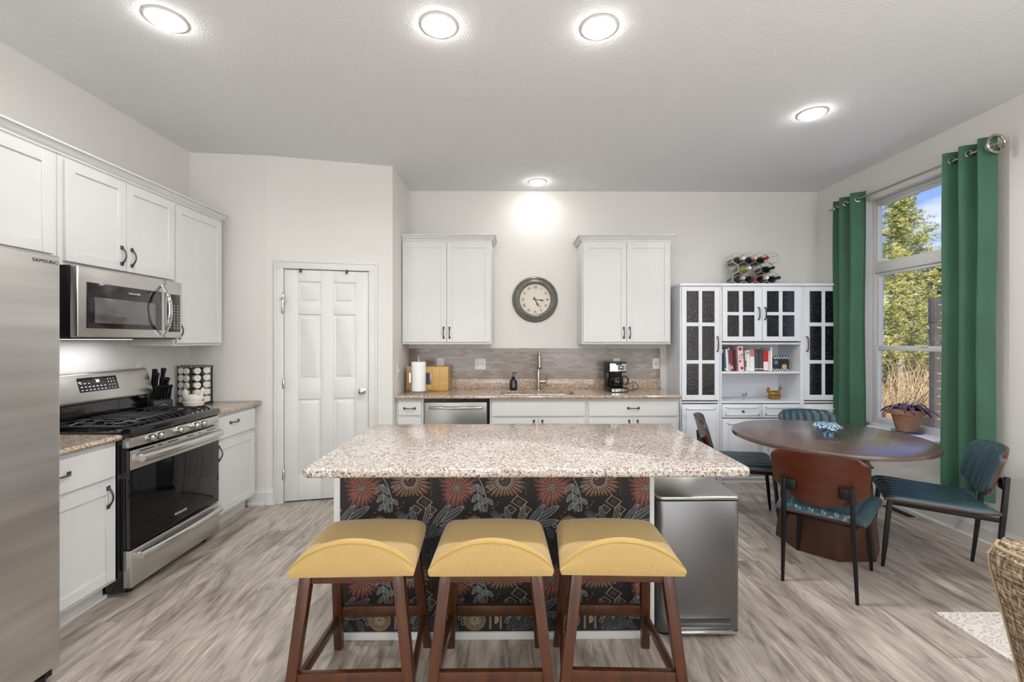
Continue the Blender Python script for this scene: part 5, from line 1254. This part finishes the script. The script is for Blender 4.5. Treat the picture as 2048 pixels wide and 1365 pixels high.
b = B(); b.shell(outer, inner, 24, 30); bk_ = b.done('backrest', tweed_m, t)
b = B(); b.tube([outer(i / 24, .985) for i in range(25)], .0055, 8); b.tube([outer(.975, i / 20) for i in range(21)], .004, 6); b.done('welt', M('tweed_welt', (168, 148, 120), .9), bk_)
b = B(); b.box(1.60, 2.16, .66, 1.14, .22, .44); b.done('seat_cushion', tweed_m, t, bevel=.03, seg=3)
for y0, y1 in ((.52, .65), (1.155, 1.285)): b = B(); b.box(1.60, 2.14, y0, y1, .10, .62); b.done('arm', tweed_m, t, bevel=.04, seg=3)
for x in (1.58, 2.08):
    for y in (.58, 1.22): b = B(); b.cyl((x, y, 0), .014, .11, seg=12, r2=.022); b.done('leg', stoolwood_m, t)
t_ = B().prism(rr(2.225, 3.28, -1.2, 2.297, .01, 2), .001, .011).done('area_rug', rug_m, smooth=False); tag(t_, 'pale patterned rug by the armchair on the plank floor', 'rug')
t = thing('floor_register', 'metal floor register at the foot of the right wall', 'floor register', (3.24, 3.66, 0), world=True)
b = B(); ring(b, 0, 0, 0, 0, 0, 0, 0) if False else None
b.box(3.18, 3.30, 3.515, 3.535, .0005, .006); b.box(3.18, 3.30, 3.805, 3.825, .0005, .006); b.box(3.18, 3.20, 3.535, 3.805, .0005, .006); b.box(3.28, 3.30, 3.535, 3.805, .0005, .006); b.done('frame', M('tan_register_paint', (176, 166, 150), .45, .3), t)
b = B(); b.box(3.20, 3.28, 3.535, 3.805, .0004, .001); b.done('opening', black_m, t)
b = B()
for i in range(9): b.box(3.20, 3.28, 3.552 + .029 * i, 3.562 + .029 * i, .001, .005)
b.done('louvres', M('dark_register', (64, 58, 52), .5, .3), t)

# ================================================================ OUTDOORS
o = B().box(3.55, 40, -10, 45, -.6, -.35).done('ground', M('dry_grass_ground', (150, 132, 100), .95, var=(1.5, .2, (1, 1, 1))), smooth=False); o['kind'] = 'structure'
o = B().box(3.6, 8.2, .5, 7.7, -.34, -.05).done('patio', M('pale_concrete', (205, 203, 200), .9), smooth=False); o['kind'] = 'structure'
t = thing('privacy_screen', 'grey slatted privacy fence outside the window', 'fence', (6.0, 6.25, -.05))
b = B()
for i in range(19): b.box(.03, 1.5, -.011, .011, .04 + .108 * i, .129 + .108 * i)
fm = M('grey_stained_wood', (82, 74, 70), .8, var=(4, .15, (14, 1, 1))); b.done('slats', fm, t)
for x in (0, 1.5): b = B(); b.box(x, x + .035, -.045, .045, 0, 2.06); b.box(x - .006, x + .041, -.05, .05, 1.72, 2.08); b.done('post', fm, t, bevel=.004)
t = B().box(6.45, 6.95, 7.2, 7.55, -.049, .17).done('planter_box', M('tan_cedar', (196, 150, 96), .7), bevel=.004); tag(t, 'tan wooden planter box low outside the window', 'planter')

leaf_mats = {}
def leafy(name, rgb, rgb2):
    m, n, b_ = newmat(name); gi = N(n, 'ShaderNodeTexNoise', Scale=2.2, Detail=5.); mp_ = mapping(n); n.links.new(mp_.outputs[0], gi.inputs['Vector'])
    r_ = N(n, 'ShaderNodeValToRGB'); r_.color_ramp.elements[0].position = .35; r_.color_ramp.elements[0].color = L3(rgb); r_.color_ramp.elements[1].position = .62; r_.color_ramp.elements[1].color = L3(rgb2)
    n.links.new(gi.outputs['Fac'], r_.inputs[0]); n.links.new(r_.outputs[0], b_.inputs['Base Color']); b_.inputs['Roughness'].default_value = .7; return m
def tri_mesh(name, V, mat, parent):
    me = bpy.data.meshes.new(name); n = len(V); me.vertices.add(n * 3); me.vertices.foreach_set('co', V.reshape(-1))
    me.loops.add(n * 3); me.loops.foreach_set('vertex_index', np.arange(n * 3, dtype=np.int32)); me.polygons.add(n); me.polygons.foreach_set('loop_start', np.arange(0, n * 3, 3, dtype=np.int32)); me.update(calc_edges=True)
    me.materials.append(mat); o = bpy.data.objects.new(name, me); COL.objects.link(o); o.parent = parent; return o
def conifer(loc, H_, r0, z0, nb, leafmat, trunkmat, lab, seed, tuft=9, size=.085):
    rs = np.random.RandomState(seed); t = thing('conifer_tree', lab, 'tree', loc)
    b = B(); b.tube([(0, 0, 0), (.04, .02, H_ * .4), (.0, .03, H_ * .75), (.05, 0, H_)], [.075, .055, .03, .008], 10)
    ang = 0; Vs = []
    for i in range(nb):
        f = i / nb; z = z0 + (H_ - z0) * f ** .9; L_ = r0 * (1 - f) ** .75 * rs.uniform(.65, 1.1) + .08; ang += 2.4 + rs.uniform(-.3, .3)
        e_ = np.array([math.cos(ang) * L_, math.sin(ang) * L_, L_ * rs.uniform(-.05, .35)])
        if i % 2 == 0: b.tube([(0, 0, z), tuple(np.array([0, 0, z]) + e_ * .9)], [.012, .003], 4)
        nt_ = int(8 + L_ * 24)
        for k in range(nt_):
            s_ = rs.uniform(.15, 1.0); c = np.array([0, 0, z]) + e_ * s_ + rs.normal(0, .045 + .06 * L_ * (1 - abs(s_ - .6)), 3)
            base = rs.normal(0, 1, (tuft, 3)); base /= np.linalg.norm(base, axis=1)[:, None]; base[:, 2] = np.abs(base[:, 2]) * .6; side = np.cross(base, rs.normal(0, 1, (tuft, 3))); side /= np.linalg.norm(side, axis=1)[:, None] + 1e-6
            ln = rs.uniform(.6, 1.4, (tuft, 1)) * size; o3 = c + rs.normal(0, .02, (tuft, 3))
            Vs.append(np.stack([o3 - side * size * .13, o3 + side * size * .13, o3 + base * ln], 1))
    b.done('trunk', trunkmat, t); tri_mesh('foliage', np.concatenate(Vs), leafmat, t); return t
bark = M('pale_grey_bark', (176, 166, 150), .9, var=(9, .2, (1, 1, .4)))
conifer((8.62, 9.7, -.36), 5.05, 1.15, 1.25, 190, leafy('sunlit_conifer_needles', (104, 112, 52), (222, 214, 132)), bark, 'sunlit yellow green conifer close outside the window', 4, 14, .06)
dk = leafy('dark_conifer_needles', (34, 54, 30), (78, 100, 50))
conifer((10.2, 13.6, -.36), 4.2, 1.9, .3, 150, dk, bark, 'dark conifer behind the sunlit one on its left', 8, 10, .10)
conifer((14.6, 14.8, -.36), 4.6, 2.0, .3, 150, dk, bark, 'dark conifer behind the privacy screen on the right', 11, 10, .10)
tw = M('tan_dry_twigs', (188, 160, 122), .9, var=(6, .25, (1, 1, 1)))
for i, (x, y, h_, lab) in enumerate(((7.2, 8.3, 1.15, 'dry tan shrub outside nearest the patio'), (7.75, 8.6, 1.35, 'dry tan shrub left of the conifer trunk'), (8.4, 8.9, 1.5, 'dry tan shrub right of the conifer trunk'), (8.0, 9.9, 1.4, 'dry tan shrub behind the conifer trunk'), (9.3, 10.2, 1.5, 'dry tan shrub farthest back beside the fence'))):
    rs = random.Random(20 + i); b = B()
    for k in range(95):
        a = rs.uniform(0, 2 * PI); s_ = rs.uniform(.2, .75); hh = h_ * rs.uniform(.5, 1.05); ox, oy = rs.uniform(-.25, .25), rs.uniform(-.25, .25)
        b.tube([(ox, oy, 0), (ox + math.cos(a) * s_ * .3, oy + math.sin(a) * s_ * .3, hh * .55), (ox + math.cos(a) * s_ * .8 + rs.uniform(-.05, .05), oy + math.sin(a) * s_ * .8, hh)], [.008, .006, .003], 3)
    o = b.done('dry_shrub', tw, smooth=False); o.location = (x, y, -.36); tag(o, lab, 'shrub', 'dry tan shrubs outside')
